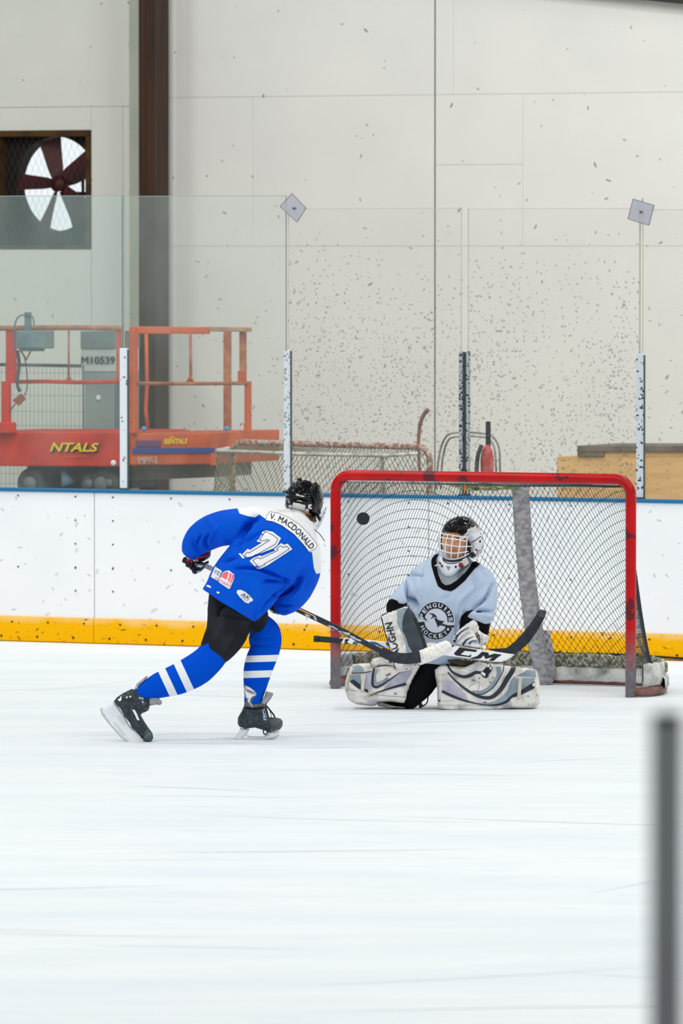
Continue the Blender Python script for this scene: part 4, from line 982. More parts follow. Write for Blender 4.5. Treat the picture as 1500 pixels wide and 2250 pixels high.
TB2 = bvh(h); decal('holder_recess', [C(*K4, [(420, 960), (560, 960), (640, 1090), (600, 1180), (520, 1120)]), C(*K4, [(340, 1080), (420, 1110), (560, 1290), (620, 1370), (560, 1370)])], TB2, new_mat('holder_recess', rgb(222, 228, 234), .5)[0], sk, .001)
decal('rivets', [[(x / 9.375 + 210 + cos(a) * .8, y / 9.375 + 1470 + sin(a) * .8) for a in [i * pi / 3 for i in range(6)]] for x, y in ((420, 740), (480, 820), (545, 905), (790, 1240), (862, 1310), (935, 1390), (1005, 1475))], TB2, m_lace, sk, .0015, kind='stuff')
for i, (a, b_) in enumerate((((905, 890), (1090, 830)), ((890, 760), (1080, 740)), ((930, 660), (1085, 620)))):
    wire('lace', C(*K4, [a, ((a[0] + b_[0]) / 2, (a[1] + b_[1]) / 2 + 25), b_]), D4 - .045, .003, m_lace, sk)
# front skate
sk = pillow('skate', C(*K5, [(370, 680), (330, 780), (240, 930), (235, 1080), (280, 1150), (420, 1195), (640, 1165), (820, 1220), (960, 1270), (1090, 1255), (1230, 1210), (1290, 1130), (1300, 1020), (1240, 950), (1120, 925), (1010, 920), (940, 900), (920, 800), (880, 690), (800, 695), (600, 712)]), D5, .046, 14, m_boot, sh, 3)
TB = bvh(sk)
pillow('ankle_lining', C(*K5, [(375, 690), (390, 600), (420, 500), (560, 480), (610, 585), (760, 580), (820, 560), (890, 620), (880, 700), (600, 715)]), D5 + .004, .038, 8, mottled('grey_lining', rgb(130, 126, 124), rgb(100, 96, 98), 30, .9), sk, 3)
g_ = pillow('tendon_guard', C(*K5, [(400, 165), (480, 190), (560, 230), (640, 290), (685, 360), (670, 420), (620, 480), (585, 560), (600, 690), (560, 700), (480, 560), (430, 500), (390, 400), (380, 280)]), D5 - .022, .016, 4, m_silver, sk, 3)
TG_ = bvh(g_, sk)
decal('guard_stripe', [C(*K5, [(395, 230), (430, 290), (560, 370), (660, 400), (600, 420), (540, 480), (520, 560), (590, 690), (560, 690), (460, 530), (430, 400)]), C(*K5, [(440, 200), (560, 250), (640, 320), (560, 300), (450, 240)])], TG_, m_white, sk, .002)
decal('guard_dark_stripe', [C(*K5, [(420, 280), (500, 340), (540, 360), (500, 350), (440, 310)]), C(*K5, [(640, 420), (610, 480), (570, 540), (580, 620), (530, 560), (540, 500), (590, 440)]), C(*K5, [(425, 470), (470, 480), (455, 530), (430, 520)])], TG_, m_slate, sk, .003)
pillow('tongue', C(*K5, [(900, 305), (1060, 345), (1075, 380), (1030, 470), (960, 560), (900, 640), (850, 690), (770, 600), (820, 500), (870, 420)]), D5 + .004, .022, 4, m_tong, sk, 3)
pillow('toe_cap', C(*K5, [(960, 935), (1120, 930), (1235, 955), (1295, 1030), (1285, 1130), (1225, 1205), (1090, 1250), (980, 1260), (930, 1120), (910, 1010)]), D5 - .004, .047, 12, mottled('toe_cap', rgb(66, 72, 78), rgb(88, 92, 96), 30, .4), sk, 3)
decal('eyelet_row', [C(*K5, [(820, 730), (860, 700), (900, 820), (940, 930), (900, 1000), (850, 990), (830, 880)])], TB, mottled('eyelet_row', rgb(170, 200, 220), rgb(40, 60, 80), 90, .3, lo=.45, hi=.55), sk, .003)
wire('lace', C(*K5, [(905, 600), (900, 680), (930, 800), (960, 920)]), D5 - .03, .004, m_lace, sk)
wire('lace', C(*K5, [(920, 660), (1000, 760), (1080, 860), (1110, 925)]), D5 - .035, .0045, m_lace, sk)
wire('lace', C(*K5, [(930, 660), (985, 760), (1020, 860), (1030, 920)]), D5 - .03, .002, m_lace, sk)
wire('lace', C(*K5, [(835, 1225), (850, 1300), (885, 1330), (925, 1290), (935, 1240)]), D5 - .03, .0035, m_lace, sk)
def holder(name, polys, D, th, mat, parent):
    return [pillow(name, p, D, th, 3, mat, parent, 4) for p in polys]
h = pillow('blade_holder', C(*K5, [(300, 1175), (520, 1205), (440, 1335), (360, 1390), (350, 1430), (480, 1425), (520, 1375), (590, 1385), (640, 1425), (690, 1385), (760, 1380), (820, 1425), (850, 1380), (930, 1325), (950, 1268), (1090, 1262), (1225, 1235), (1215, 1325), (1100, 1405), (900, 1448), (600, 1485), (250, 1485), (140, 1425), (180, 1370), (260, 1270)]), D5, .012, 3, m_hold, sk, 4)
pillow('holder_bridge', C(*K5, [(430, 1345), (560, 1365), (700, 1370), (850, 1360), (860, 1385), (700, 1395), (540, 1390), (430, 1368)]), D5, .010, 2, m_hold, sk, 4)
pillow('blade', C(*K5, [(135, 1430), (250, 1475), (600, 1475), (900, 1440), (1090, 1398), (1215, 1320), (1205, 1360), (1100, 1430), (900, 1472), (600, 1502), (220, 1502), (150, 1470)]), D5, .004, 2, m_steel, sk, 4)

# --- gloves with fingers
m_glv = mottled('glove_black', rgb(24, 22, 30), rgb(42, 40, 50), 18, 0.5, 0, 0.25); m_gred = new_mat('glove_red', rgb(214, 26, 40), 0.5)[0]; m_ggrn = mottled('glove_grey_green', rgb(110, 130, 128), rgb(60, 70, 74), 22, .4); m_palm = new_mat('glove_palm', rgb(206, 190, 180), .7)[0]
K6 = (390, 1180, 13.636)
DG = D_(.22); glv = subroot('hockey_glove', P(430, 1250, DG), sh)
def pp(name, K, pts, D, th, R_, mat, parent, g=3, **k): return pillow(name, C(*K, pts), D, th, R_, mat, parent, g, **k)
pp('cuff', K6, [(400, 560), (650, 520), (850, 400), (950, 300), (1000, 430), (985, 560), (900, 660), (700, 740), (520, 720), (460, 660)], DG - .005, .06, 14, m_glv, glv)
pp('cuff', K6, [(200, 120), (290, 80), (330, 200), (230, 300), (195, 240)], DG, .04, 6, m_gred, glv)
TGv = bvh(*[o for o in glv.children])
decal('cuff_stripe', [C(*K6, [(520, 630), (700, 590), (840, 520), (950, 390), (965, 430), (860, 560), (720, 625), (560, 660)])], TGv, m_gred, glv, .002)
decal('cuff_white_stripe', [C(*K6, [(640, 725), (780, 700), (900, 640), (975, 560), (970, 610), (860, 690), (760, 735), (680, 752)])], TGv, m_white, glv, .002)
hb = pp('back_of_hand', K6, [(480, 720), (650, 740), (800, 760), (930, 700), (940, 780), (850, 830), (790, 950), (700, 1040), (600, 1080), (520, 1070), (480, 980), (420, 930), (400, 800)], DG - .01, .045, 10, m_glv, glv)
TGv = bvh(hb); decal('hand_panel', [C(*K6, [(490, 760), (600, 800), (830, 770), (810, 870), (700, 930), (560, 900)])], TGv, m_ggrn, glv, .002); decal('hand_logo', [C(*K6, [(600, 820), (680, 860), (760, 830), (740, 880), (690, 915), (640, 890), (590, 890), (620, 860)])], TGv, m_white, glv, .003)
decal('knuckle_trim', [C(*K6, [(490, 990), (600, 1025), (720, 1010), (680, 1040), (600, 1055), (520, 1040)])], TGv, m_white, glv, .003)
def finger(name, pts, D, r_, mat, parent):
    q = [Vector(p) for p in spline([P(x, y, D + dd) for x, y, dd in pts], 5)]; n = len(q); mb = MB()
    rr = [r_ * (1.0 + 0.10 * sin(i / n * 3 * 2 * pi)) * (1 - 0.15 * i / n) for i in range(n)]; rr[0] *= .8; rr[-1] *= .55
    q.append(q[-1] + (q[-1] - q[-2]) * .6); rr.append(rr[-1] * .4)
    mb.tube(q, rr, 10); return mb.build(name, mat, parent, True)
def kf(K, L): return [(K[0] + x / K[2], K[1] + y / K[2], d) for x, y, d in L]
finger('finger', kf(K6, [(480, 800, -.02), (420, 830, -.05), (400, 890, -.05), (450, 920, -.02)]), DG, .014, m_glv, glv)
finger('finger', kf(K6, [(420, 740, -.02), (350, 770, -.05), (300, 820, -.05), (340, 860, -.02)]), DG, .014, m_glv, glv)
finger('finger', kf(K6, [(380, 700, -.01), (310, 740, -.04), (290, 790, -.03), (340, 820, 0)]), DG, .013, m_glv, glv)
finger('finger', kf(K6, [(520, 900, -.02), (480, 940, -.05), (490, 1010, -.05), (540, 1060, -.02)]), DG, .014, m_glv, glv)
finger('thumb', kf(K6, [(330, 640, 0), (250, 660, -.03), (200, 700, -.03), (215, 735, -.01)]), DG, .013, m_glv, glv)
pp('palm', K6, [(240, 590), (330, 560), (430, 640), (460, 690), (380, 700), (280, 680)], DG - .03, .02, 4, m_palm, glv)
finger('finger', kf(K6, [(250, 690, -.03), (340, 730, -.05), (450, 760, -.05)]), DG, .009, m_gred, glv)
glv = subroot('hockey_glove', P(605, 1345, D_(.2)), sh)
K8 = (570, 1270, 7.895); DG2 = D_(.22)
hb = pp('back_of_hand', K8, [(140, 490), (170, 440), (230, 430), (330, 520), (470, 560), (560, 520), (560, 560), (510, 610), (460, 630), (330, 635), (230, 610), (180, 570)], DG2, .05, 8, m_glv, glv)
TGv = bvh(hb); decal('cuff_stripe', [C(*K8, [(170, 450), (215, 440), (215, 520), (190, 500)])], TGv, m_gred, glv, .002); decal('cuff_white_stripe', [C(*K8, [(190, 550), (230, 575), (250, 610), (215, 595)])], TGv, m_white, glv, .002)
decal('hand_panel', [C(*K8, [(480, 570), (560, 530), (545, 560), (480, 610), (440, 610)])], TGv, m_white, glv, .003)
for i, (x, y) in enumerate(((455, 590), (490, 575), (520, 560), (545, 540))):
    finger('finger', kf(K8, [(x - 30, y - 30, .0), (x, y - 5, -.03), (x + 10, y + 20, -.02), (x - 20, y + 30, .0)]), DG2, .011, m_glv if i % 2 else m_gred, glv)
finger('thumb', kf(K8, [(500, 480, .02), (560, 500, -.02), (590, 530, -.02)]), DG2, .011, m_glv, glv)

# --- helmet with cage
m_hel = new_mat('helmet_black', rgb(7, 9, 11), 0.10, 0, 0.34)[0]
m_hair = mottled('hair_brown', rgb(40, 30, 24), rgb(110, 80, 44), 60, .7, stretch=(1, 1, .3))
hel = subroot('helmet', P(672, 1140, D_(.04)), sh)
K2 = (610, 1040, 12.5); DH = D_(.04)
V, Fc = pillow('x', C(*K2, [(195, 900), (205, 780), (212, 640), (218, 500), (270, 430), (340, 340), (420, 265), (560, 190), (700, 195), (820, 200), (930, 240), (1020, 270), (1090, 290), (1160, 360), (1215, 460), (1245, 560), (1270, 650), (1260, 760), (1235, 900), (1190, 1040), (1170, 1140), (1080, 1190), (950, 1170), (830, 1110), (750, 1060), (560, 1040), (380, 1010), (230, 960)]), DH, .115, 42, m_hel, None, 3, mb_only=True)
mb = MB(); mb.add(V, Fc)
def ridge(K, pts, D, r_, dz=0):
    q = spline([P(K[0] + x / K[2], K[1] + y / K[2], D + d) for x, y, d in pts], 5); mb.tube([Vector(p) for p in q], r_, 8)
ridge(K2, [(560, 190, -.05), (600, 170, -.045), (640, 240, -.075), (620, 330, -.10), (640, 420, -.112)], DH, .012)
ridge(K2, [(1060, 290, -.05), (1000, 330, -.07), (940, 420, -.10), (880, 520, -.112)], DH, .012)
ridge(K2, [(430, 290, -.04), (500, 380, -.09), (480, 480, -.10), (440, 600, -.10)], DH, .010)
ridge(K2, [(400, 600, -.10), (600, 570, -.112), (760, 610, -.112), (900, 720, -.105)], DH, .008)
ridge(K2, [(1130, 360, -.05), (1100, 480, -.085), (1120, 620, -.08), (1180, 760, -.05)], DH, .010)
ridge(K2, [(230, 520, -.03), (330, 560, -.075), (380, 480, -.08)], DH, .010)
ridge(K2, [(250, 660, -.04), (340, 700, -.08), (370, 850, -.09), (350, 960, -.08)], DH, .008)
ridge(K2, [(980, 780, -.10), (1000, 900, -.10), (980, 1060, -.08)], DH, .010)
ridge(K2, [(650, 250, -.075), (780, 235, -.07), (920, 280, -.075)], DH, .010)
shell = remesh(mb, 'shell', m_hel, hel, 0.0038, 2, [(C(*K2, [(380, 740), (600, 720), (860, 770)]), -.006, 1.4, True), (C(*K2, [(900, 600), (960, 700), (960, 860)]), -.006, 1.3, True)], .0015, 20)
TH = bvh(shell)
decal('bar_code_label', [C(*K2, [(415, 800), (580, 825), (765, 880), (735, 1045), (560, 1010), (385, 975)])], TH, mottled('label_white', rgb(232, 232, 228), rgb(222, 222, 218), 40, .5), hel, .002, 3, label='plain white rectangular sticker')
rd = lambda x, y, r_: [(K2[0] + (x + r_ * cos(i * pi / 6)) / K2[2], K2[1] + (y + r_ * 1.15 * sin(i * pi / 6)) / K2[2]) for i in range(12)]
decal('round_sticker', [rd(338, 912, 42)], TH, m_white, hel, .002, 3); decal('round_sticker', [rd(802, 1035, 55)], TH, m_white, hel, .002, 3)
decal('club_sticker', [C(*K2, [(930, 850), (860, 850), (822, 910), (850, 975), (930, 990), (930, 940), (880, 920), (935, 890)])], TH, new_mat('pink_white', rgb(236, 214, 226), .5)[0], hel, .002, 3)
decal('side_sticker', [C(*K2, [(280, 700), (340, 720), (355, 800), (310, 840), (270, 770)])], TH, mottled('side_sticker', rgb(90, 96, 120), rgb(190, 190, 200), 80, .4), hel, .002, 3)
bm = norm_text(text_bm('Bauer', 1.0, 0.03, 0.3)); decal('brand_lettering', None, TH, m_white, hel, .003, bm=bm, fn=arc_map(C(*K2, [(495, 605), (600, 630), (740, 662)]), 4.2))
bm = norm_text(text_bm('5100', 1.0, 0.03)); decal('model_lettering', None, TH, m_white, hel, .003, bm=bm, fn=arc_map(C(*K2, [(530, 755), (590, 768), (655, 785)]), 2.4))
decal('side_logo', [C(*K2, [(1225, 745), (1260, 760), (1290, 800), (1300, 840), (1250, 810)])], TH, m_white, hel, .003, 3)
pillow('ear_piece', C(*K2, [(1060, 1100), (1110, 1100), (1200, 1230), (1190, 1300), (1130, 1330), (1060, 1200), (1020, 1080), (1040, 1000), (1140, 950), (1190, 1000), (1180, 1120), (1120, 1080)]), DH - .03, .03, 4, m_hel, hel, 3)
pillow('chin_cup', C(*K2, [(920, 1420), (960, 1340), (1030, 1280), (1080, 1290), (1075, 1370), (1020, 1440), (950, 1450)]), DH - .0, .035, 6, m_white, hel, 3)
pillow('hair', C(*K2, [(700, 1080), (900, 1150), (1050, 1190), (1060, 1280), (960, 1350), (900, 1420), (840, 1370), (760, 1260), (640, 1160), (560, 1080)]), DH - .02, .055, 10, m_hair, hel, 3)
m_cage = new_mat('cage_white', rgb(226, 232, 236), 0.3)[0]
for pts in ([(1330, 950, .0), (1300, 1060, .02), (1230, 1260, .04), (1150, 1440, .06), (1060, 1550, .08)], [(1290, 980, -.03), (1240, 1100, -.02), (1180, 1250, .0), (1120, 1380, .02), (1040, 1500, .05)], [(1250, 1020, -.05), (1210, 1130, -.04), (1190, 1220, -.03)],
            [(1240, 1030, -.05), (1300, 1040, -.0)], [(1200, 1130, -.04), (1270, 1150, .02)], [(1190, 1240, -.03), (1240, 1240, .04)], [(1120, 1340, -.02), (1200, 1340, .05)], [(1060, 1420, .0), (1160, 1430, .06)], [(1310, 940, .0), (1345, 960, .02)]):
    q = [P(x, y, DH + d) for x, y, d in kf(K2, pts)]; q = [Vector(p) for p in spline(q, 4)] if len(q) > 2 else q
    mb = MB(); mb.tube(q, .0035, 6); mb.build('cage_wire', m_cage, hel, True)
pillow('cage_plate', C(*K2, [(1300, 970), (1330, 985), (1260, 1200), (1190, 1360), (1130, 1470), (1080, 1480), (1110, 1360), (1200, 1180)]), DH + .03, .006, 2, m_cage, hel, 3)
wire('jersey_collar_line', C(*K1, [(1270, 490), (1300, 520), (1345, 560), (1388, 622)]), D_(-.02), .0022, m_navy, jer)

# --- the shooter's stick (a thing of its own)
m_sblk = mottled('stick_black', rgb(38, 42, 50), rgb(52, 57, 66), 30, .55, 0, .2); m_sgrip = mottled('tape_grip', rgb(206, 196, 192), rgb(150, 140, 140), 30, .8); m_tape = mottled('white_tape', rgb(250, 249, 244), rgb(226, 224, 219), 60, .85, bmp=.3)
m_orange = new_mat('orange_stripe', rgb(250, 170, 90), .4)[0]; m_lgrey = new_mat('light_grey_print', rgb(196, 196, 204), .5)[0]; m_greyp = new_mat('grey_print', rgb(100, 106, 116), .5)[0]
stk = root('hockey_stick', P(700, 1450, D_(.2)), 'black hockey stick with white taped blade swung by the player in blue', 'stick')
def dst(x): return D_(.24) + (x - 440) / 500 * 1.6
def shaft(pts, hw, ht, mat, name, parent, Df):
    st = spline(pts, 6); cs = [P(x, y, Df(x)) for x, y in st]; V = []; Fc = []
    for i, c_ in enumerate(cs):
        t = (cs[min(i + 1, len(cs) - 1)] - cs[max(i - 1, 0)]).normalized(); up = Vector((0, 1, 0)); a = t.cross(up).normalized(); b_ = a.cross(t).normalized(); h_ = (hw(i / (len(cs) - 1)) if callable(hw) else hw)
        for x, y in ((-1, -.6), (-.7, -1), (.7, -1), (1, -.6), (1, .6), (.7, 1), (-.7, 1), (-1, .6)): V.append(c_ + a * h_ * x + b_ * ht * y)
    n = len(cs)
    for i in range(n - 1):
        for k_ in range(8): Fc.append((i * 8 + k_, i * 8 + (k_ + 1) % 8, (i + 1) * 8 + (k_ + 1) % 8, (i + 1) * 8 + k_))
    Fc += [tuple(range(8))[::-1], tuple((n - 1) * 8 + k_ for k_ in range(8))]
    return obj(name, V, Fc, mat, parent)
shaft([(437, 1237), (455, 1245), (480, 1256)], .013, .009, m_sgrip, 'grip_tape', stk, dst)
sf = shaft([(470, 1252), (560, 1292), (643, 1334), (740, 1380), (800, 1412), (835, 1430), (850, 1437)], .015, .010, m_sblk, 'shaft', stk, dst)
TS = bvh(sf)
K9 = (570, 1270, 7.895)
decal('shaft_print', [C(*K9, [(590, 478), (960, 655), (945, 670), (600, 505)])], TS, m_orange, stk, .002)
decal('shaft_print', [C(*K9, [(780, 610), (850, 640), (890, 665), (850, 660), (880, 700), (800, 655)]), C(*K9, [(935, 650), (965, 660), (985, 700), (1000, 745), (950, 720)])], TS, m_lgrey, stk, .003)
KA = (620, 1320, 5.357)
decal('shaft_print', [C(*KA, [(530, 285), (600, 300), (660, 340), (640, 345), (580, 310), (560, 320), (620, 350), (600, 350), (545, 310)]), C(*KA, [(650, 350), (800, 380), (790, 410), (740, 400), (700, 365), (680, 365), (720, 395), (690, 390)])], TS, m_lgrey, stk, .002)
decal('shaft_print', [C(*KA, [(790, 405), (850, 420), (865, 440), (935, 465), (915, 482), (850, 455), (810, 440)])], TS, m_lgrey, stk, .002)
bl = shaft([(838, 1431), (862, 1443), (885, 1447), (905, 1446), (932, 1441)], lambda u: .026 + .008 * u, .006, m_sblk, 'blade', stk, dst)
q = [(921, 1446), (940, 1438), (960, 1428), (982, 1418)]
sp = spline([P(x, y, dst(x)) for x, y in q], 8); mb = MB(); mb.tube([Vector(p) for p in sp], [.037 + .0035 * (i % 2) - .006 * (i / len(sp)) ** 3 for i in range(len(sp))], 16)
c0 = Vector(sp[0]); V = [Vector((v.x, c0.y + (v.y - c0.y) * .45, v.z)) for v in mb.v]; obj('taped_blade', V, mb.f, m_tape, stk, True)
mb = MB()

# ============================================================ the kneeling goalie
DGK = 38.5
def E_(d): return DGK + d
m_gj = mottled('grey_jersey', rgb(182, 198, 222), rgb(190, 207, 228), 6, 0.8, 0, 0.08, bmp=0.1)
m_gblk = new_mat('black_cloth', rgb(10, 10, 15), 0.8, 0, .12)[0]; m_ggrey = mottled('throat_grey', rgb(120, 134, 142), rgb(150, 160, 166), 14, .7)
m_dirty = mottled('pad_white', rgb(240, 237, 232), rgb(186, 176, 168), 16, 0.55, 0, 0.3, 0.45, 0.72, stretch=(1, 1, 1)); m_gw = mottled('glove_white', rgb(244, 242, 238), rgb(206, 202, 198), 22, .5)
m_pgrey = mottled('pad_grey', rgb(150, 166, 176), rgb(128, 144, 156), 14, .6); m_plil = mottled('pad_lilac', rgb(190, 190, 206), rgb(166, 160, 180), 12, .6); m_pdark = mottled('pad_navy', rgb(28, 42, 56), rgb(44, 56, 68), 14, .5)
go = root('person', G(968, 1545), 'kneeling goalie in grey jersey and caged mask, white leg pads spread on the ice', 'person')
# body
mb = MB()
loft(mb, [(968, 1450, E_(.05), 46, .10), (970, 1390, E_(.06), 44, .09), (975, 1320, E_(.06), 48, .09), (985, 1275, E_(.06), 44, .08), (996, 1245, E_(.04), 26, .07), (1000, 1222, E_(.03), 20, .055)])
hc = P(998, 1190, E_(0.0)); ellip(mb, hc, .072, .088, .104)
loft(mb, [(940, 1280, E_(.08), 16, .045), (902, 1308, E_(.05), 10, .03), (880, 1330, E_(-.06), 13, .035)])
loft(mb, [(1040, 1275, E_(.08), 16, .045), (1062, 1310, E_(.04), 14, .04), (1052, 1350, E_(-.06), 13, .035)])
loft(mb, [(955, 1435, E_(.04), 32, .10), (932, 1490, E_(-.0), 22, .06), (908, 1525, E_(-.03), 16, .045), (860, 1530, E_(.02), 18, .05), (800, 1520, E_(.08), 15, .04)])
loft(mb, [(985, 1435, E_(.04), 32, .10), (1000, 1490, E_(.02), 28, .08), (1010, 1525, E_(.0), 22, .06), (1070, 1530, E_(.05), 18, .05), (1150, 1525, E_(.08), 15, .04)])
gbody = remesh(mb, 'body', m_skin, go, 0.008, 4)
# face built on the head: nose, eyes, brows, mouth, chin
face_d = DGK - .088
def fz(x, y): # depth of the face surface
    q = P(x, y, DGK); dx = (q.x - hc.x) / .072; dz = (q.z - hc.z) / .104; return DGK - .088 * sqrt(max(0.05, 1 - dx * dx - dz * dz))
mb = MB(); ellip(mb, P(995, 1197, fz(995, 1197) - .004), .011, .015, .012); loft(mb, [(997, 1182, fz(997, 1184) - .001, 2.6, .006), (996, 1194, fz(995, 1195) - .006, 3.4, .009), (995, 1199, fz(995, 1199) - .008, 4.4, .009)], n=10); ellip(mb, P(990, 1200, fz(990, 1200) - .002), .006, .008, .006); ellip(mb, P(1000, 1201, fz(1000, 1201) - .002), .006, .008, .006)
remesh(mb, 'nose', m_skin, go, .003, 3)
m_lip = new_mat('lips', rgb(206, 128, 104), .5)[0]; m_brow = new_mat('brow', rgb(110, 72, 40), .8)[0]; m_eye = new_mat('eye_white', rgb(232, 228, 220), .3)[0]; m_iris = new_mat('iris', rgb(60, 40, 28), .3)[0]
for ex in (984, 1008):
    mb = MB(); ellip(mb, P(ex, 1188, fz(ex, 1188) + .003), .011, .008, .0065); e_ = mb.build('eye', m_eye, go, True)
    mb = MB(); ellip(mb, P(ex - 1.5, 1188, fz(ex, 1188) - .0045), .0045, .002, .0045, 12, 8); mb.build('iris', m_iris, e_, True)
    wire('eyebrow', [(ex - 6, 1182.5, fz(ex - 6, 1182) - .002), (ex, 1181, fz(ex, 1181) - .003), (ex + 6, 1183, fz(ex + 6, 1183) - .002)], 0, .0025, m_brow, go)
    wire('eyelid', [(ex - 5, 1188, fz(ex - 5, 1188) - .002), (ex, 1185.5, fz(ex, 1186) - .005), (ex + 5, 1187.5, fz(ex + 5, 1188) - .002)], 0, .0022, m_skin, go)
wire('mouth', [(986, 1208, fz(986, 1208) - .001), (994, 1209.5, fz(994, 1209) - .003), (1003, 1208, fz(1003, 1208) - .001)], 0, .003, m_lip, go)
wire('hair_fringe', [(974, 1180, fz(978, 1178)), (980, 1176, fz(980, 1177) - .004), (1000, 1176, fz(1000, 1177) - .004)], 0, .006, mottled('hair_blond', rgb(216, 180, 110), rgb(180, 140, 80), 60, .7), go)

# jersey
mb = MB()
loft(mb, [(962, 1438, E_(.02), 58, .15), (962, 1405, E_(.02), 66, .165), (966, 1360, E_(.02), 74, .17), (972, 1318, E_(.02), 80, .165), (980, 1288, E_(.03), 84, .15), (990, 1262, E_(.04), 72, .125), (997, 1242, E_(.05), 56, .095), (1003, 1229, E_(.06), 42, .075)], n=30, sq=2.3)
loft(mb, [(955, 1262, E_(.05), 20, .10), (926, 1280, E_(.04), 28, .10), (904, 1300, E_(.01), 30, .095), (886, 1317, E_(-.03), 28, .085), (876, 1329, E_(-.06), 26, .07)], n=24, sub=5)
loft(mb, [(1030, 1262, E_(.05), 28, .10), (1052, 1278, E_(.03), 34, .10), (1060, 1308, E_(0), 34, .095), (1054, 1338, E_(-.05), 34, .09), (1044, 1360, E_(-.09), 32, .075)], n=24)
K0 = (820, 1120, 3.75)
f2 = lambda p: C(*K0, p)
FG = [(f2([(240, 560), (270, 640), (310, 720), (360, 790)]), -.018, 3.5, True), (f2([(255, 640), (300, 740), (350, 820)]), -.008, 4.0, True), (f2([(270, 545), (340, 535), (410, 540)]), -.006, 2.5, True),
      (f2([(990, 620), (930, 720), (830, 790), (760, 850)]), -.017, 3.8, True), (f2([(840, 830), (900, 830), (980, 840)]), -.013, 3.0, True), (f2([(770, 850), (740, 900), (730, 960)]), -.011, 3.5, True),
      (f2([(480, 400), (420, 460), (400, 560)]), .006, 6.0, True), (f2([(440, 420), (400, 480), (380, 600)]), -.006, 5.0, True), (f2([(700, 640), (650, 720), (640, 780)]), .006, 7.0, True), (f2([(900, 580), (800, 660), (700, 760), (680, 850)]), .009, 6.0, True),
      (f2([(640, 700), (600, 720), (560, 740)]), -.004, 4.0, True), (f2([(860, 460), (900, 520), (930, 560)]), -.004, 5.0, True), (f2([(330, 740), (280, 790), (200, 800)]), -.008, 4.0, True), (f2([(690, 880), (700, 960), (690, 1040)]), -.008, 4.0, True), (f2([(900, 860), (950, 880), (990, 880)]), .006, 4, True)]
gj = remesh(mb, 'jersey', m_gj, go, 0.005, 3, FG, .004, 7)
# neck opening: black V collar over a grey throat protector
TJ2 = bvh(gj)
decal('collar', [C(930, 1120, 10, [(340, 960), (250, 990), (190, 1060), (170, 1130), (180, 1240), (240, 1450), (320, 1680), (440, 1760), (600, 1790), (700, 1740), (900, 1570), (1120, 1300), (1240, 1200), (1130, 1130), (1020, 1200), (900, 1400), (720, 1560), (590, 1640), (490, 1660), (400, 1600), (330, 1440), (290, 1250), (280, 1100)])], TJ2, m_gblk, gj, .004, 4)
decal('throat_cloth', [C(930, 1120, 10, [(280, 1100), (290, 1250), (330, 1440), (400, 1600), (490, 1660), (590, 1640), (720, 1560), (900, 1400), (1020, 1200), (1000, 1150), (900, 1180), (600, 1200), (350, 1080)])], TJ2, m_ggrey, gj, .003, 4)
# round crest
cx, cy = 957.4, 1363.8; rx, ry = 41.0, 43.4
ell = lambda k, n=48, a0=0, a1=2 * pi: [(cx + rx * k * cos(a0 + (a1 - a0) * i / n), cy - ry * k * sin(a0 + (a1 - a0) * i / n)) for i in range(n + (1 if a1 - a0 < 6.2 else 0))]
m_cw = new_mat('crest_white', rgb(206, 214, 230), .6)[0]
decal('crest', [ell(1.0)], TJ2, m_cw, gj, .003, 4); 
ringp = lambda k0, k1, a0, a1: ell(k1, 30, a0, a1) + ell(k0, 30, a0, a1)[::-1]
decal('crest_band', [ringp(.62, .95, radians(-5), radians(172))], TJ2, m_black, gj, .0045, 4)
decal('crest_band', [ringp(.62, .95, radians(185), radians(336))], TJ2, m_black, gj, .0045, 4)
for i, ch in enumerate('PENGUINS'):
    a = radians(163 - i * 22.6); bm = norm_text(text_bm(ch, 1, .03)); k = .67
    def fn(x, y, a=a, ch=ch):
        r_ = .68 + .22 * y; wd = .15 if ch != 'I' else .05; a2 = a - x * wd / .8 * 1.5; return (cx + rx * r_ * cos(a2), cy - ry * r_ * sin(a2))
    decal('crest_letter', None, TJ2, m_cw, gj, .006, bm=bm, fn=fn)
for i, ch in enumerate('HOCKEY'):
    a = radians(207 + i * 20.5); bm = norm_text(text_bm(ch, 1, .03))
    def fn(x, y, a=a):
        r_ = .90 - .22 * y; a2 = a + x * .27; return (cx + rx * r_ * cos(a2), cy - ry * r_ * sin(a2))
    decal('crest_letter', None, TJ2, m_cw, gj, .006, bm=bm, fn=fn)
for a in (radians(178), radians(326)):
    ox, oy = cx + rx * .78 * cos(a), cy - ry * .78 * sin(a); decal('crest_dot', [[(ox + 2.8 * cos(i * pi / 5), oy + 3.0 * sin(i * pi / 5)) for i in range(10)]], TJ2, m_cw, gj, .006, 4)
KC = (900, 1300, 7.143)
decal('crest_bird', [C(*KC, [(290, 335), (370, 345), (410, 375), (430, 415), (385, 395), (320, 435), (360, 385), (350, 365)])], TJ2, m_black, gj, .005, 4)
decal('crest_bird', [C(*KC, [(385, 420), (410, 410), (440, 445), (545, 468), (500, 500), (600, 530), (698, 528), (698, 562), (600, 560), (500, 530), (470, 528), (440, 560), (420, 500)])], TJ2, m_black, gj, .005, 4)
decal('crest_bird', [C(*KC, [(125, 355), (170, 370), (250, 420), (280, 470), (220, 430), (150, 390)])], TJ2, m_black, gj, .005, 4)

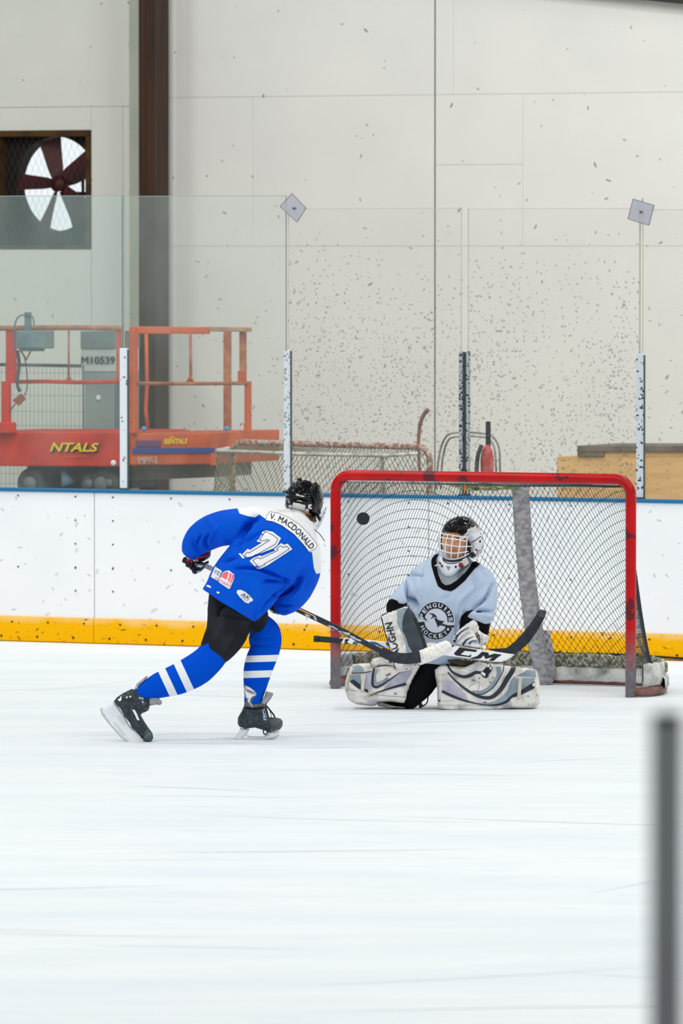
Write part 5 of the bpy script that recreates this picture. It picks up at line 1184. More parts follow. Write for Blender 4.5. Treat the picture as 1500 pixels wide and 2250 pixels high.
# black cuffs of the undershirt, pants between the pads
mb = MB(); loft(mb, [(872, 1330, E_(-.06), 24, .06), (872, 1345, E_(-.08), 22, .05), (878, 1360, E_(-.09), 18, .045)], n=16); mb.build('undershirt_cuff', m_gblk, go, True)
mb = MB(); loft(mb, [(1046, 1358, E_(-.075), 33, .07), (1042, 1376, E_(-.09), 33, .065), (1040, 1395, E_(-.08), 34, .06), (1050, 1412, E_(-.06), 28, .05)], n=18); mb.build('undershirt_cuff', m_gblk, go, True)
mb = MB()
loft(mb, [(972, 1415, E_(.06), 60, .16), (962, 1445, E_(.04), 50, .15), (940, 1480, E_(-.01), 34, .11), (916, 1515, E_(-.05), 30, .09), (897, 1543, E_(-.06), 20, .07)], n=22)
loft(mb, [(975, 1430, E_(.06), 50, .14), (990, 1480, E_(.08), 34, .11), (1010, 1515, E_(.10), 28, .08)], n=20)
loft(mb, [(905, 1548, E_(-.04), 10, .04), (870, 1550, E_(-.04), 8, .04), (835, 1545, E_(-.03), 6, .03)], n=12)
remesh(mb, 'pants', m_gblk, go, .007, 3, [], .004, 9)

# leg pads
KL = (740, 1430, 7.143); KR = (940, 1430, 5.769)
def pad_patch(K, pts, mat, tree, parent, off=.003, name='pad_patch'): return decal(name, [C(*K, spline(pts, 3, True) if False else pts)], tree, mat, parent, off, 5)
def pad_band(K, pts, w, mat, tree, parent, off=.0045, name='pad_stripe'):
    ww = (lambda u: w(u) / K[2]) if callable(w) else w / K[2]
    return decal(name, [strip_px(C(*K, pts), ww)], tree, mat, parent, off, 5)
lp_ = pillow('leg_pad', C(*KL, [(255, 205), (400, 193), (520, 190), (560, 260), (640, 235), (780, 225), (880, 235), (960, 300), (1100, 270), (1230, 215), (1330, 165), (1310, 230), (1260, 330), (1200, 440), (1150, 560), (1110, 680), (1095, 760), (1085, 815), (1040, 825), (860, 800), (640, 802), (625, 850), (560, 868), (490, 862), (300, 842), (230, 800), (175, 740), (135, 660), (125, 560), (135, 470), (160, 370), (200, 280)]), E_(-.06), .085, 8, m_dirty, go, 5, wob=.010, tilt=(-.0003, 0))
TL = bvh(lp_)
pad_patch(KL, [(240, 245), (330, 215), (380, 240), (430, 320), (225, 355)], m_pgrey, TL, lp_)
pad_patch(KL, [(205, 380), (370, 365), (385, 600), (330, 570), (205, 490)], m_pgrey, TL, lp_)
pad_patch(KL, [(200, 480), (260, 445), (330, 500), (380, 540), (370, 610), (290, 560)], m_pdark, TL, lp_, .0045)
pad_patch(KL, [(430, 595), (490, 610), (490, 660), (430, 635)], m_pdark, TL, lp_, .0045)
pad_patch(KL, [(440, 350), (550, 340), (555, 560), (500, 640), (440, 600)], m_plil, TL, lp_)
pad_band(KL, [(225, 352), (400, 345), (540, 320)], 14, m_pdark, TL, lp_)
pad_band(KL, [(580, 270), (560, 420), (560, 530), (610, 570), (700, 540), (860, 430), (1000, 330)], lambda u: 34 * sin(pi * min(1, .25 + u * .75)) + 6, m_pdark, TL, lp_)
pad_band(KL, [(610, 290), (590, 420), (610, 510), (700, 500), (800, 430)], 44, m_pgrey, TL, lp_, .0035)
pad_patch(KL, [(720, 620), (840, 470), (1000, 330), (1140, 300), (1190, 330), (1090, 490), (1080, 500)], m_plil, TL, lp_)
pad_band(KL, [(520, 700), (620, 660), (760, 612), (930, 560), (1085, 520)], lambda u: 6 + 38 * u, m_pdark, TL, lp_)
pad_band(KL, [(500, 720), (540, 700), (640, 690), (800, 710), (960, 720), (1090, 728)], 5, m_pdark, TL, lp_)
pad_band(KL, [(190, 610), (260, 625), (330, 630)], 5, m_pdark, TL, lp_); pad_band(KL, [(150, 660), (220, 790), (480, 850)], 6, m_plil, TL, lp_)
pad_patch(KL, [(480, 780), (560, 760), (640, 790), (620, 850), (500, 860)], m_plil, TL, lp_)
pad_patch(KL, [(850, 345), (830, 380), (780, 400), (760, 380)], new_mat('scuff', rgb(120, 110, 108), .7)[0], TL, lp_, .0045, 'scuff_mark'); pad_patch(KL, [(900, 655), (940, 660), (935, 690), (890, 680)], m_pgrey, TL, lp_, .0045, 'scuff_mark')
pillow('strap', C(*KL, [(405, 375), (460, 375), (430, 560), (430, 640), (390, 660), (370, 640), (375, 560)]), E_(-.155), .010, 2, mottled('strap_cream', rgb(222, 214, 202), rgb(200, 190, 176), 20, .6), lp_, 3)
pillow('strap', C(*KL, [(170, 340), (215, 290), (215, 400), (175, 520), (165, 640), (130, 640), (125, 520)]), E_(-.10), .03, 3, mottled('strap_cream2', rgb(214, 210, 196), rgb(196, 190, 176), 20, .6), lp_, 3)
pillow('knee_roll', C(*KL, [(525, 180), (545, 130), (600, 105), (700, 100), (860, 110), (900, 180), (930, 240), (880, 250), (760, 232), (650, 240), (600, 285), (550, 270)]), E_(-.05), .09, 7, m_dirty, lp_, 4, wob=.02)
TKn = bvh(*[o for o in lp_.children if o.name.startswith('knee_roll')])
for q in ([(600, 180), (680, 150), (780, 120)], [(640, 225), (740, 180), (860, 200)], [(560, 190), (590, 230), (640, 240)]): pad_band(KL, q, 6, m_plil, TKn, lp_, .003, 'knee_seam')
pad_patch(KL, [(812, 130), (855, 130), (860, 190), (822, 180)], m_pdark, TKn, lp_)
pillow('skate_blade_edge', C(*KL, [(630, 810), (700, 800), (850, 850), (1080, 880), (1100, 905), (960, 905), (800, 895), (640, 865)]), E_(-.06), .03, 3, mottled('worn_tan', rgb(196, 188, 178), rgb(150, 144, 136), 30, .7), lp_, 4)
rp_ = pillow('leg_pad', C(*KR, [(78, 240), (130, 195), (200, 175), (320, 190), (500, 200), (700, 160), (800, 160), (940, 178), (1110, 200), (1275, 213), (1370, 240), (1395, 290), (1415, 400), (1420, 560), (1410, 670), (1370, 715), (1335, 738), (1250, 740), (1060, 735), (940, 752), (820, 768), (640, 774), (480, 778), (300, 776), (180, 760), (125, 730), (118, 650), (118, 500), (105, 400), (85, 320)]), E_(-.05), .09, 8, m_dirty, go, 5, wob=.010, tilt=(.0003, 0))
TR = bvh(rp_)
pad_patch(KR, [(180, 380), (300, 380), (480, 560), (520, 640), (330, 590), (180, 500)], m_plil, TR, rp_)
pad_patch(KR, [(1110, 320), (1200, 280), (1280, 220), (1365, 245), (1370, 340), (1290, 330)], m_pgrey, TR, rp_)
pad_patch(KR, [(1090, 400), (1130, 345), (1360, 350), (1330, 400), (1180, 500), (1060, 560)], m_pgrey, TR, rp_)
pad_band(KR, [(175, 510), (300, 570), (430, 620), (600, 665), (760, 690), (900, 680), (1000, 640), (1060, 580), (1180, 530), (1350, 430)], lambda u: 10 + 30 * abs(sin(pi * 1.5 * (1 - u) + .2)) * (1.3 if u > .8 else .8), m_pdark, TR, rp_)
pad_patch(KR, [(1180, 500), (1350, 390), (1365, 440), (1340, 480), (1180, 555)], m_pdark, TR, rp_, .005)
pad_band(KR, [(640, 670), (820, 680), (950, 620), (1040, 520), (1070, 400), (1110, 330)], lambda u: 20 + 60 * sin(pi * u), m_pgrey, TR, rp_, .0035)
pad_band(KR, [(250, 270), (340, 370), (470, 480), (600, 560), (720, 595), (820, 580), (920, 490), (1000, 360), (1060, 270), (1090, 200)], lambda u: 14 + 46 * min(1, u * 1.3), m_pdark, TR, rp_)
pad_band(KR, [(560, 530), (680, 530), (800, 460), (870, 370), (900, 290), (890, 200)], lambda u: 55, m_pgrey, TR, rp_, .0035)
pad_band(KR, [(580, 550), (700, 545), (820, 470), (900, 350), (950, 260), (960, 180)], 10, m_pdark, TR, rp_)
pad_band(KR, [(240, 170), (300, 260), (380, 310), (460, 330), (540, 310), (600, 275), (680, 280), (730, 330), (770, 290), (820, 210)], lambda u: 16 + 26 * sin(pi * u), m_pdark, TR, rp_)
pad_patch(KR, [(660, 270), (760, 150), (820, 210), (800, 260), (730, 340), (700, 340)], m_black, TR, rp_, .006)
pad_patch(KR, [(665, 280), (690, 265), (730, 290), (720, 330)], m_white, TR, rp_, .0075); pad_patch(KR, [(785, 200), (810, 200), (800, 235), (780, 240)], m_white, TR, rp_, .0075); pad_patch(KR, [(755, 170), (775, 175), (785, 195), (760, 215), (750, 190)], m_white, TR, rp_, .0075)
pad_band(KR, [(120, 300), (200, 300), (300, 310)], 6, m_plil, TR, rp_); pad_band(KR, [(160, 690), (400, 690), (640, 690), (900, 705)], 6, m_plil, TR, rp_); pad_band(KR, [(180, 640), (330, 630)], 5, m_plil, TR, rp_)
pad_band(KR, [(640, 380), (650, 440), (620, 540)], 8, m_plil, TR, rp_); pad_band(KR, [(480, 500), (560, 430), (640, 390)], 4, m_pgrey, TR, rp_); pad_band(KR, [(1090, 330), (1080, 420), (1040, 600), (1060, 720)], 5, m_plil, TR, rp_)
for q in ([(560, 372), (600, 375)], [(780, 410), (800, 390)], [(810, 350), (830, 330)], [(1255, 575), (1285, 575)], [(700, 650), (740, 655)], [(640, 355), (660, 340)]): pad_band(KR, q, 9, m_pdark, TR, rp_, .0045, 'scuff_mark')
pad_patch(KR, [(940, 700), (1020, 680), (1050, 690), (1000, 740), (930, 745)], m_plil, TR, rp_); pad_band(KR, [(120, 770), (400, 765), (640, 772)], 8, m_plil, TR, rp_)
pillow('strap', C(*KR, [(1145, 350), (1195, 350), (1180, 500), (1175, 600), (1150, 625), (1125, 610), (1135, 480)]), E_(-.15), .010, 2, bpy.data.materials['strap_cream'], rp_, 3)
mb = MB(); c_ = P(940 + 1342 / 5.769, 1430 + 430 / 5.769, E_(-.14)); ellip(mb, c_, .010, .008, .011); mb.build('strap_button', bpy.data.materials['strap_cream'], rp_, True)
pillow('knee_shell', C(*KR, [(350, 215), (440, 215), (620, 140), (740, 160), (760, 190), (690, 270), (600, 255), (540, 290), (480, 285), (400, 260)]), E_(-.14), .03, 5, m_gw, rp_, 4)
TKs = bvh(*[o for o in rp_.children if o.name.startswith('knee_shell')]); pad_band(KR, [(460, 230), (560, 210), (700, 165)], 4, m_plil, TKs, rp_, .003, 'knee_seam'); pad_band(KR, [(500, 250), (600, 235), (690, 200)], 4, m_plil, TKs, rp_, .003, 'knee_seam')
mo = mottled('olive_padding', rgb(84, 76, 52), rgb(58, 52, 40), 24, .8)
pillow('thigh_padding', C(*KR, [(225, 95), (600, 130), (620, 150), (460, 210), (360, 205), (330, 180), (230, 140)]), E_(-.08), .04, 5, mo, go, 4)
# skate peeping out under the pads
mb = MB(); q = spline([P(x, y, E_(.0)) for x, y in ((931, 1512), (936, 1518), (940, 1530), (937, 1545), (926, 1553), (921, 1554))], 5); mb.tube([Vector(p) for p in q], .0035, 6); mb.build('loose_strap', m_lace, go, True)
pillow('skate', C(*KL, [(1245, 740), (1275, 735), (1350, 850), (1370, 850), (1310, 900), (1290, 890)]), E_(.0), .01, 3, mottled('olive_strap', rgb(110, 100, 70), rgb(60, 66, 60), 30, .6), go, 3)

# mask
KM = (930, 1120, 10)
m_mw = mottled('mask_white', rgb(236, 238, 244), rgb(220, 224, 232), 8, .3, 0, .5)
msk = subroot('goalie_mask', P(1000, 1240, DGK), go)
mc = (1001, 1192)
def md(x, y, r_=47.0, dep=.135): k = ((x - mc[0]) / r_) ** 2 + ((y - mc[1]) / 58.0) ** 2; return DGK - dep * sqrt(max(0.02, 1 - min(k, 1)))
V, Fc = pillow('x', C(*KM, [(395, 510), (410, 430), (450, 335), (530, 245), (650, 178), (770, 138), (890, 135), (1000, 165), (1100, 235), (1175, 322), (1240, 420), (1290, 540), (1335, 660), (1330, 780), (1280, 920), (1180, 1030), (1060, 1080), (1000, 990), (1030, 880), (1020, 760), (960, 680), (860, 620), (740, 590), (560, 560), (440, 540)]), DGK, .13, 40, m_hel, None, 3, mb_only=True)
V2, F2 = pillow('x', C(*KM, [(395, 510), (500, 520), (640, 545), (700, 700), (700, 980), (560, 1080), (420, 1040), (350, 920), (325, 780), (310, 640), (345, 520)]), DGK + .09, .05, 20, m_hel, None, 3, mb_only=True)
V3, F3 = pillow('x', C(*KM, [(560, 1040), (420, 1030), (430, 400), (900, 300), (1150, 500), (1200, 900), (1000, 1060)]), DGK + .11, .04, 10, m_hel, None, 3, mb_only=True)
mb = MB(); mb.add(V, Fc); mb.add(V2, F2); mb.add(V3, F3)
ridge(KM, [(760, 150, -.05), (700, 240, -.09), (650, 340, -.115), (620, 420, -.12)], DGK, .006); ridge(KM, [(1000, 200, -.05), (960, 330, -.10), (800, 420, -.12), (700, 470, -.118)], DGK, .006)
ms = remesh(mb, 'shell', m_hel, msk, .0036, 2, [], .001, 20); TM_ = bvh(ms)
decal('white_side', [C(*KM, [(965, 435), (1180, 345), (1245, 430), (1300, 560), (1340, 660), (1335, 780), (1290, 930), (1180, 1040), (1060, 1080), (1000, 1000), (1030, 880), (1020, 760), (950, 690), (820, 660), (700, 640), (850, 575), (960, 490)])], TM_, m_mw, msk, .002, 3)
decal('grey_side_panel', [C(*KM, [(975, 440), (1110, 375), (1190, 390), (1210, 480), (1120, 520), (1000, 520)])], TM_, mottled('panel_grey_white', rgb(206, 206, 202), rgb(186, 186, 186), 30, .5), msk, .003, 3)
decal('white_rim', [C(*KM, [(395, 510), (345, 510), (310, 640), (325, 780), (350, 920), (400, 1030), (430, 1030), (385, 900), (370, 760), (380, 620)])], TM_, m_mw, msk, .002, 3)
for q, w in (([(820, 650), (900, 610), (980, 540)], 1.6), ([(1040, 730), (1140, 670), (1270, 580)], 1.6)): decal('mask_line', [strip_px(C(*KM, q), w)], TM_, m_black, msk, .004, 3)
for x, y, r_ in ((1245, 695, 2.4), (1165, 885, 2.2), (1180, 378, 1.8)): decal('rivet', [[(930 + x / 10 + r_ * .8 * cos(i * pi / 5), 1120 + y / 10 + r_ * 1.4 * sin(i * pi / 5)) for i in range(10)]], TM_, m_black, msk, .004, 3)
decal('red_mark', [strip_px(C(*KM, [(1170, 1000), (1200, 920), (1250, 870), (1250, 930), (1190, 1000)]), 2.2)], TM_, new_mat('red_mark', rgb(205, 60, 50), .4)[0], msk, .004, 3)
decal('ear_pad', [C(*KM, [(1010, 980), (1060, 920), (1120, 950), (1160, 1010), (1100, 1060), (1030, 1040)])], TM_, m_pdark, msk, .004, 3)
bm = norm_text(text_bm('BAUER', 1, .03, .2)); decal('brand_lettering', None, TM_, m_cw, msk, .003, bm=bm, fn=arc_map(C(*KM, [(465, 515), (610, 535), (755, 550)]), 3.6))
m_gcage = new_mat('mask_cage', rgb(236, 240, 246), .3)[0]
for k_, pts in enumerate(([(345, 515), (600, 555), (930, 605), (1000, 560)], [(340, 600), (500, 625), (650, 645), (800, 665), (960, 700)], [(370, 740), (500, 770), (700, 800), (880, 812), (1050, 800)], [(370, 875), (480, 925), (650, 955), (820, 945), (980, 915)], [(395, 1030), (490, 1075), (610, 1090), (740, 1080), (860, 1040), (1000, 960)],
             [(380, 520), (368, 680), (372, 860), (400, 1020)], [(535, 545), (500, 700), (480, 860), (490, 1075)], [(648, 560), (625, 720), (610, 900), (608, 1090)], [(815, 590), (800, 740), (775, 920), (745, 1080)], [(955, 610), (950, 740), (935, 880), (905, 1010)], [(830, 640), (900, 600), (985, 500)])):
    p2 = C(*KM, pts); q = [P(x, y, md(x, y)) for x, y in p2]; mb = MB(); mb.tube([Vector(p) for p in spline(q, 5)], .0034, 7); mb.build('cage_wire', m_gcage, msk, True)
for nm, pts, th, dd, mt in (('chin_guard', [(400, 1010), (480, 1090), (620, 1120), (780, 1110), (880, 1050), (960, 1060), (900, 1200), (800, 1310), (720, 1400), (640, 1460), (560, 1480), (460, 1460), (400, 1400), (340, 1300), (310, 1180), (330, 1050)], .06, -.075, m_mw), ):
    cg = pillow(nm, C(*KM, pts), DGK + dd, th, 14, mt, msk, 3)
TCg = bvh(cg)
decal('chin_vent', [strip_px(C(*KM, [(420, 1060), (500, 1110), (620, 1130), (760, 1110), (900, 1040)]), 4.5)], TCg, m_pdark, msk, .003, 3); decal('chin_line', [strip_px(C(*KM, [(430, 1110), (520, 1170), (620, 1180), (740, 1160), (860, 1100)]), 1.6)], TCg, m_pdark, msk, .003, 3)
decal('red_dot', [[(930 + (820 + 50 * cos(i * pi / 6)) / 10, 1120 + (1215 + 58 * sin(i * pi / 6)) / 10) for i in range(12)]], TCg, new_mat('dark_red', rgb(150, 20, 30), .4)[0], msk, .003, 3)
decal('cream_strap', [C(*KM, [(850, 1120), (960, 1070), (1000, 1180), (900, 1250), (870, 1200)])], TCg, bpy.data.materials['strap_cream'], msk, .004, 3)
for x, y in ((710, 1255), (405, 1240)): decal('chin_rivet', [[(930 + (x + 24 * cos(i * pi / 5)) / 10, 1120 + (y + 28 * sin(i * pi / 5)) / 10) for i in range(10)]], TCg, m_black, msk, .003, 3)
decal('red_spot', [C(*KM, [(335, 1130), (390, 1170), (380, 1220), (345, 1190)])], TCg, new_mat('dark_red2', rgb(130, 24, 34), .4)[0], msk, .003, 3)
decal('chin_notch', [C(*KM, [(500, 1230), (560, 1245), (600, 1240), (560, 1340), (535, 1320)])], TCg, bpy.data.materials['grey_tongue'], msk, .003, 3)
pillow('throat_guard', C(*KM, [(290, 1180), (330, 1330), (420, 1460), (560, 1490), (700, 1430), (860, 1290), (1010, 1160), (1060, 1120), (1030, 1250), (920, 1410), (760, 1530), (600, 1620), (480, 1630), (400, 1570), (340, 1440), (300, 1300)]), DGK - .02, .09, 10, m_ggrey, msk, 3)
mb = MB(); q = spline([P(x, y, DGK - .12) for x, y in C(*KM, [(250, 1240), (290, 1215), (360, 1220), (430, 1222)])], 4); mb.tube([Vector(p) for p in q], .003, 6); mb.build('chin_strap', m_gcage, msk, True)
pillow('back_tab', C(*KM, [(1060, 1150), (1150, 1130), (1240, 1190), (1220, 1225), (1150, 1220), (1090, 1200)]), DGK - .02, .02, 3, m_gblk, msk, 3)

# blocker
KB = (820, 1320, 8.333); DB = E_(-.27)
blk = pillow('blocker', C(*KB, [(135, 290), (165, 255), (400, 165), (580, 95), (660, 110), (740, 230), (800, 330), (900, 560), (1000, 860), (960, 890), (880, 1010), (850, 1120), (640, 1220), (520, 1260), (400, 1250), (350, 1060), (250, 700), (180, 440)]), DB, .03, 4, m_gw, go, 5, tilt=(-.0012, 0))
TBk = bvh(blk)
outline('blocker_rim', C(*KB, [(400, 1245), (355, 1060), (250, 700), (180, 440), (138, 290), (170, 258), (400, 168), (580, 95), (655, 108)]), TBk, m_black, blk, 2.2, .003, False)
decal('grey_area', [C(*KB, [(430, 180), (600, 110), (640, 120), (560, 250), (525, 400), (540, 600), (620, 800), (700, 960), (600, 980), (590, 800), (530, 620), (440, 420)])], TBk, m_pgrey, blk, .002, 5)
decal('dark_board_side', [C(*KB, [(650, 110), (740, 230), (800, 330), (900, 560), (985, 860), (940, 890), (860, 960), (720, 960), (640, 830), (600, 700), (540, 560), (525, 420), (560, 250), (610, 150)])], TBk, mottled('charcoal_side', rgb(64, 72, 82), rgb(50, 56, 66), 14, .7), blk, .003, 5)
decal('black_edge', [C(*KB, [(700, 190), (800, 330), (900, 560), (990, 860), (940, 885), (880, 700), (800, 500), (730, 330)])], TBk, m_black, blk, .004, 5)
decal('lilac_tip', [C(*KB, [(560, 1130), (720, 1110), (850, 1100), (700, 1190), (520, 1240)])], TBk, m_plil, blk, .004, 5)
bm = norm_text(text_bm('VAUGHN', 1, .02, 0, 1.0)); decal('blocker_lettering', None, TBk, m_black, blk, .004, bm=bm, fn=arc_map(C(*KB, [(535, 1080), (490, 940), (430, 770), (385, 560), (345, 385)]), 17))
mb = MB()
# blocker hand behind the board: palm and fingers round the stick
pillow('blocker_palm', C(*KB, [(900, 800), (1010, 760), (1150, 770), (1230, 800), (1180, 900), (1000, 960), (880, 960)]), E_(-.17), .04, 8, m_gw, go, 4)
# catching glove
KG = (900, 1300, 7.143); DCG = E_(-.20)
cgv = pillow('catching_glove', C(*KG, [(660, 760), (700, 690), (760, 620), (820, 560), (900, 500), (980, 450), (1010, 445), (1050, 480), (1075, 540), (1085, 600), (1130, 640), (1200, 680), (1250, 710), (1210, 780), (1150, 850), (1140, 890), (1000, 880), (800, 850), (690, 830), (660, 800)]), DCG, .05, 14, m_gw, go, 4, wob=.012)
TC = bvh(cgv)
for pts, w, mt in (([(690, 800), (740, 700), (820, 620), (950, 550)], lambda u: 44 * (1 - u) + 6, m_pdark), ([(720, 820), (800, 730), (900, 660), (960, 640)], lambda u: 34 * (1 - u) + 10, m_plil), ([(830, 840), (880, 770), (940, 730), (1000, 705)], lambda u: 30 * (1 - u) + 5, m_pdark), ([(930, 820), (980, 780), (1060, 770)], lambda u: 36 * (1 - u) + 10, m_slate), ([(800, 700), (860, 670), (900, 640)], 10, m_pgrey),
                  ([(1035, 630), (1060, 680), (1090, 740), (1100, 800)], lambda u: 60 * sin(pi * (u * .7 + .15)), mottled('brown_lacing', rgb(60, 44, 40), rgb(200, 190, 180), 120, .8, lo=.5, hi=.6)), ([(1120, 650), (1140, 740), (1130, 830)], 14, m_plil), ([(1000, 810), (1060, 800), (1110, 830)], 20, m_pgrey)):
    pad_band(KG, pts, w, mt, TC, cgv, .003, 'glove_stripe')
for i, (x, y) in enumerate(((985, 470), (1010, 460), (1035, 480), (1060, 540))):
    finger('finger', [(900 + (x - 60 - i * 8) / 7.143, 1300 + (y + 150) / 7.143, .0), (900 + (x - 20) / 7.143, 1300 + (y + 60) / 7.143, -.03), (900 + x / 7.143, 1300 + (y + 15) / 7.143, .01)], DCG - .02, .012, m_gw, cgv)
finger('thumb', [(900 + 1180 / 7.143, 1300 + 780 / 7.143, 0), (900 + 1210 / 7.143, 1300 + 740 / 7.143, -.03), (900 + 1180 / 7.143, 1300 + 690 / 7.143, -.02)], DCG, .014, m_gw, cgv)
mb = MB(); ellip(mb, P(900 + 1165 / 7.143, 1300 + 870 / 7.143, DCG - .05), .011, .008, .012); mb.build('glove_button', m_white, cgv, True)

# goalie stick
gst = root('goalie_stick', P(960, 1470, E_(-.3)), 'white and black goalie stick with CCM lettering held flat across the goalie\'s knees', 'stick')
dgs = lambda x: E_(-.16) - (x - 900) / 500 * .08
s1 = shaft([(690, 1403.5), (700, 1404), (745, 1407.5)], .0165, .012, m_sblk, 'butt_tape', gst, dgs)
mb = MB(); mb.tube([P(689, 1403.5, dgs(689)), P(700, 1404, dgs(700))], [.018, .019], 12); mb.build('butt_knob', m_sblk, gst, True)
s2 = shaft([(743, 1407), (800, 1411), (850, 1416), (900, 1421), (955, 1427)], .0145, .010, m_white, 'shaft', gst, dgs)
TS2 = bvh(s2)
for q in ([(740, 1402), (755, 1403), (748, 1414), (740, 1413)], [(758, 1404), (768, 1404), (762, 1411), (768, 1415), (756, 1415)], [(776, 1410), (800, 1409), (802, 1412), (782, 1414), (788, 1417), (774, 1416)], [(812, 1409), (826, 1411), (846, 1422), (838, 1422), (826, 1417), (818, 1419)]): decal('shaft_print', [q], TS2, m_slate if q[0][0] > 770 else m_sblk, gst, .002, 4)
decal('shaft_print', [[(846, 1411), (905, 1417), (905, 1424), (850, 1420)]], TS2, m_slate, gst, .002, 4)
KS = (940, 1330, 5.556)
pdl = pillow('paddle', C(*KS, [(60, 500), (215, 478), (330, 487), (400, 500), (700, 545), (950, 580), (1060, 597), (1020, 635), (960, 672), (890, 693), (780, 690), (600, 670), (400, 645), (200, 620), (90, 610)]), E_(-.22), .012, 2, m_white, gst, 6)
TPd = bvh(pdl)
outline('paddle_edge', C(*KS, [(100, 606), (400, 640), (600, 668), (780, 688)]), TPd, new_mat('teal_edge', rgb(70, 120, 140), .4)[0], pdl, .8, .002, False)
# CCM letters, traced in their own slanted shapes
decal('paddle_letter', [C(*KS, [(385, 512), (600, 545), (585, 570), (450, 555), (395, 600), (500, 618), (530, 595), (520, 635), (340, 612), (315, 590)])], TPd, m_black, pdl, .002, 6)
decal('paddle_letter', [C(*KS, [(660, 568), (735, 578), (745, 612), (810, 590), (900, 603), (845, 640), (800, 680), (740, 675), (790, 632), (700, 655), (680, 610), (640, 650), (590, 655), (510, 648), (600, 620)])], TPd, m_black, pdl, .002, 6)
decal('paddle_letter', [C(*KS, [(160, 572), (180, 555), (240, 552), (220, 580), (170, 582)])], TPd, m_black, pdl, .002, 6)
decal('paddle_letter', [C(*KS, [(215, 482), (330, 490), (300, 510), (250, 505)])], TPd, m_sblk, pdl, .002, 6)
bl2 = pillow('blade', C(*KS, [(700, 530), (850, 528), (960, 520), (1060, 440), (1180, 310), (1280, 180), (1340, 80), (1370, 48), (1430, 62), (1448, 85), (1420, 160), (1330, 320), (1230, 460), (1140, 540), (1060, 595), (950, 580), (820, 560)]), E_(-.22), .012, 3, m_sblk, gst, 6)
TBl = bvh(bl2); decal('blade_tip', [C(*KS, [(1355, 68), (1380, 52), (1430, 64), (1442, 85), (1410, 160), (1320, 120)])], TBl, mottled('worn_tip', rgb(78, 82, 88), rgb(58, 62, 68), 40, .7), bl2, .002, 5)

# ============================================================ puck in flight
m_puck = mottled('puck_rubber', rgb(36, 48, 58), rgb(30, 40, 50), 40, .6)
c_ = P(797.5, 1139.5, 40.35); ax = Vector((.12, -1, .05)).normalized(); mb = MB()
mb.tube([c_ - ax * .0127, c_ - ax * .0115, c_ + ax * .0115, c_ + ax * .0127], [.0355, .0375, .0375, .0355], 36); pk = mb.build('puck', m_puck); tag(pk, 'black puck flying into the upper left corner of the net', 'puck')

# ============================================================ things behind the glass
def Q(px, py, t): s, z = W(px, py, t); return B(s, t, z)
def qbox(mb, x0, x1, y0, y1, t, dt, sk=0.0):
    """solid block: front face spans the given pixels on the plane t, dt deep"""
    cs = [Q(x0, y1, t), Q(x1, y1 + sk, t), None, None, Q(x0, y0, t), Q(x1, y0 + sk, t)]
    a, b_, c_, d_ = cs[0], cs[1], cs[5], cs[4]; n = RN * dt
    return mb.hexa([a, b_, b_ + n, a + n, d_, c_, c_ + n, d_ + n])
m_lred = mottled('lift_red', rgb(222, 66, 46), rgb(190, 52, 40), 5, .6, spec=.2); m_lor = mottled('lift_orange', rgb(214, 106, 66), rgb(190, 88, 56), 5, .6, spec=.2)
m_lbr = mottled('lift_rusty', rgb(158, 92, 70), rgb(190, 130, 90), 14, .7); m_ldk = mottled('lift_underside', rgb(66, 66, 70), rgb(92, 96, 98), 9, .8); m_lgr = mottled('grey_sheet', rgb(132, 138, 138), rgb(112, 118, 120), 4, .7)
m_yel = new_mat('yellow_print', rgb(238, 208, 40), .6)[0]; m_lblue = new_mat('blue_stripe', rgb(46, 76, 150), .6)[0]; m_lpur = new_mat('purple_stripe', rgb(104, 74, 120), .6)[0]; m_ball = new_mat('blue_cap', rgb(70, 160, 220), .4)[0]
TL0, TL1 = 2.6, 3.7
lift = root('scissor_lift', B(W(230, 1060, 3)[0], 3.1, 0.02), 'orange and red scissor lift platform with railings behind the glass at left', 'scissor lift')
def tube_px(name, pts, r_, mat, parent, t):
    mb = MB(); q = [Q(p[0], p[1], p[2] if len(p) > 2 else t) for p in pts]; mb.tube(q, r_, 8); return mb.build(name, mat, parent, True)
mb = MB(); qbox(mb, -60, 262, 949, 1024, TL0, 1.0, 1); bd1 = bevel(mb.build('platform_side', m_lred, lift), .01, 2)
mb = MB(); qbox(mb, 284, 470, 953, 1022, TL0, 1.0, -2); bd2 = bevel(mb.build('deck_extension', m_lor, lift), .008, 2)
mb = MB(); qbox(mb, 262, 284, 951, 1024, TL0 + .02, .9); mb.build('deck_joint', m_lor, lift)
mb = MB(); qbox(mb, 290, 470, 985, 996, TL0 - .012, .012, -1); mb.build('blue_stripe', m_lblue, lift)
mb = MB(); qbox(mb, 298, 352, 968, 981, TL0 - .010, .010); mb.build('purple_patch', m_lpur, lift)
mb = MB(); qbox(mb, 302, 345, 1003, 1019, TL0 - .008, .008); mb.build('sticker', mottled('sticker', rgb(206, 150, 130), rgb(120, 60, 60), 40, .6, lo=.5, hi=.6), lift)
mb = MB(); qbox(mb, 462, 470, 955, 1022, TL0 - .01, .03); mb.build('end_lip', m_lor, lift)
mb = MB(); qbox(mb, 284, 480, 1022, 1056, TL0 + .25, .5, -8); mb.build('chassis_side', m_lgr, lift)
mb = MB(); qbox(mb, 60, 262, 1024, 1075, TL0 + .3, .6); mb.build('chassis', m_ldk, lift)
def wheel(px, py, r_):
    c_ = Q(px, py, TL0 + .12); mb = MB(); mb.tube([c_ - RN * .06, c_ - RN * .05, c_ + RN * .05, c_ + RN * .06], [r_ * .8, r_, r_, r_ * .8], 24); w = mb.build('wheel', m_ldk, lift, True); mb = MB(); mb.tube([c_ - RN * .075, c_ - RN * .055], r_ * .45, 16); mb.build('hub', m_lgr, w, True)
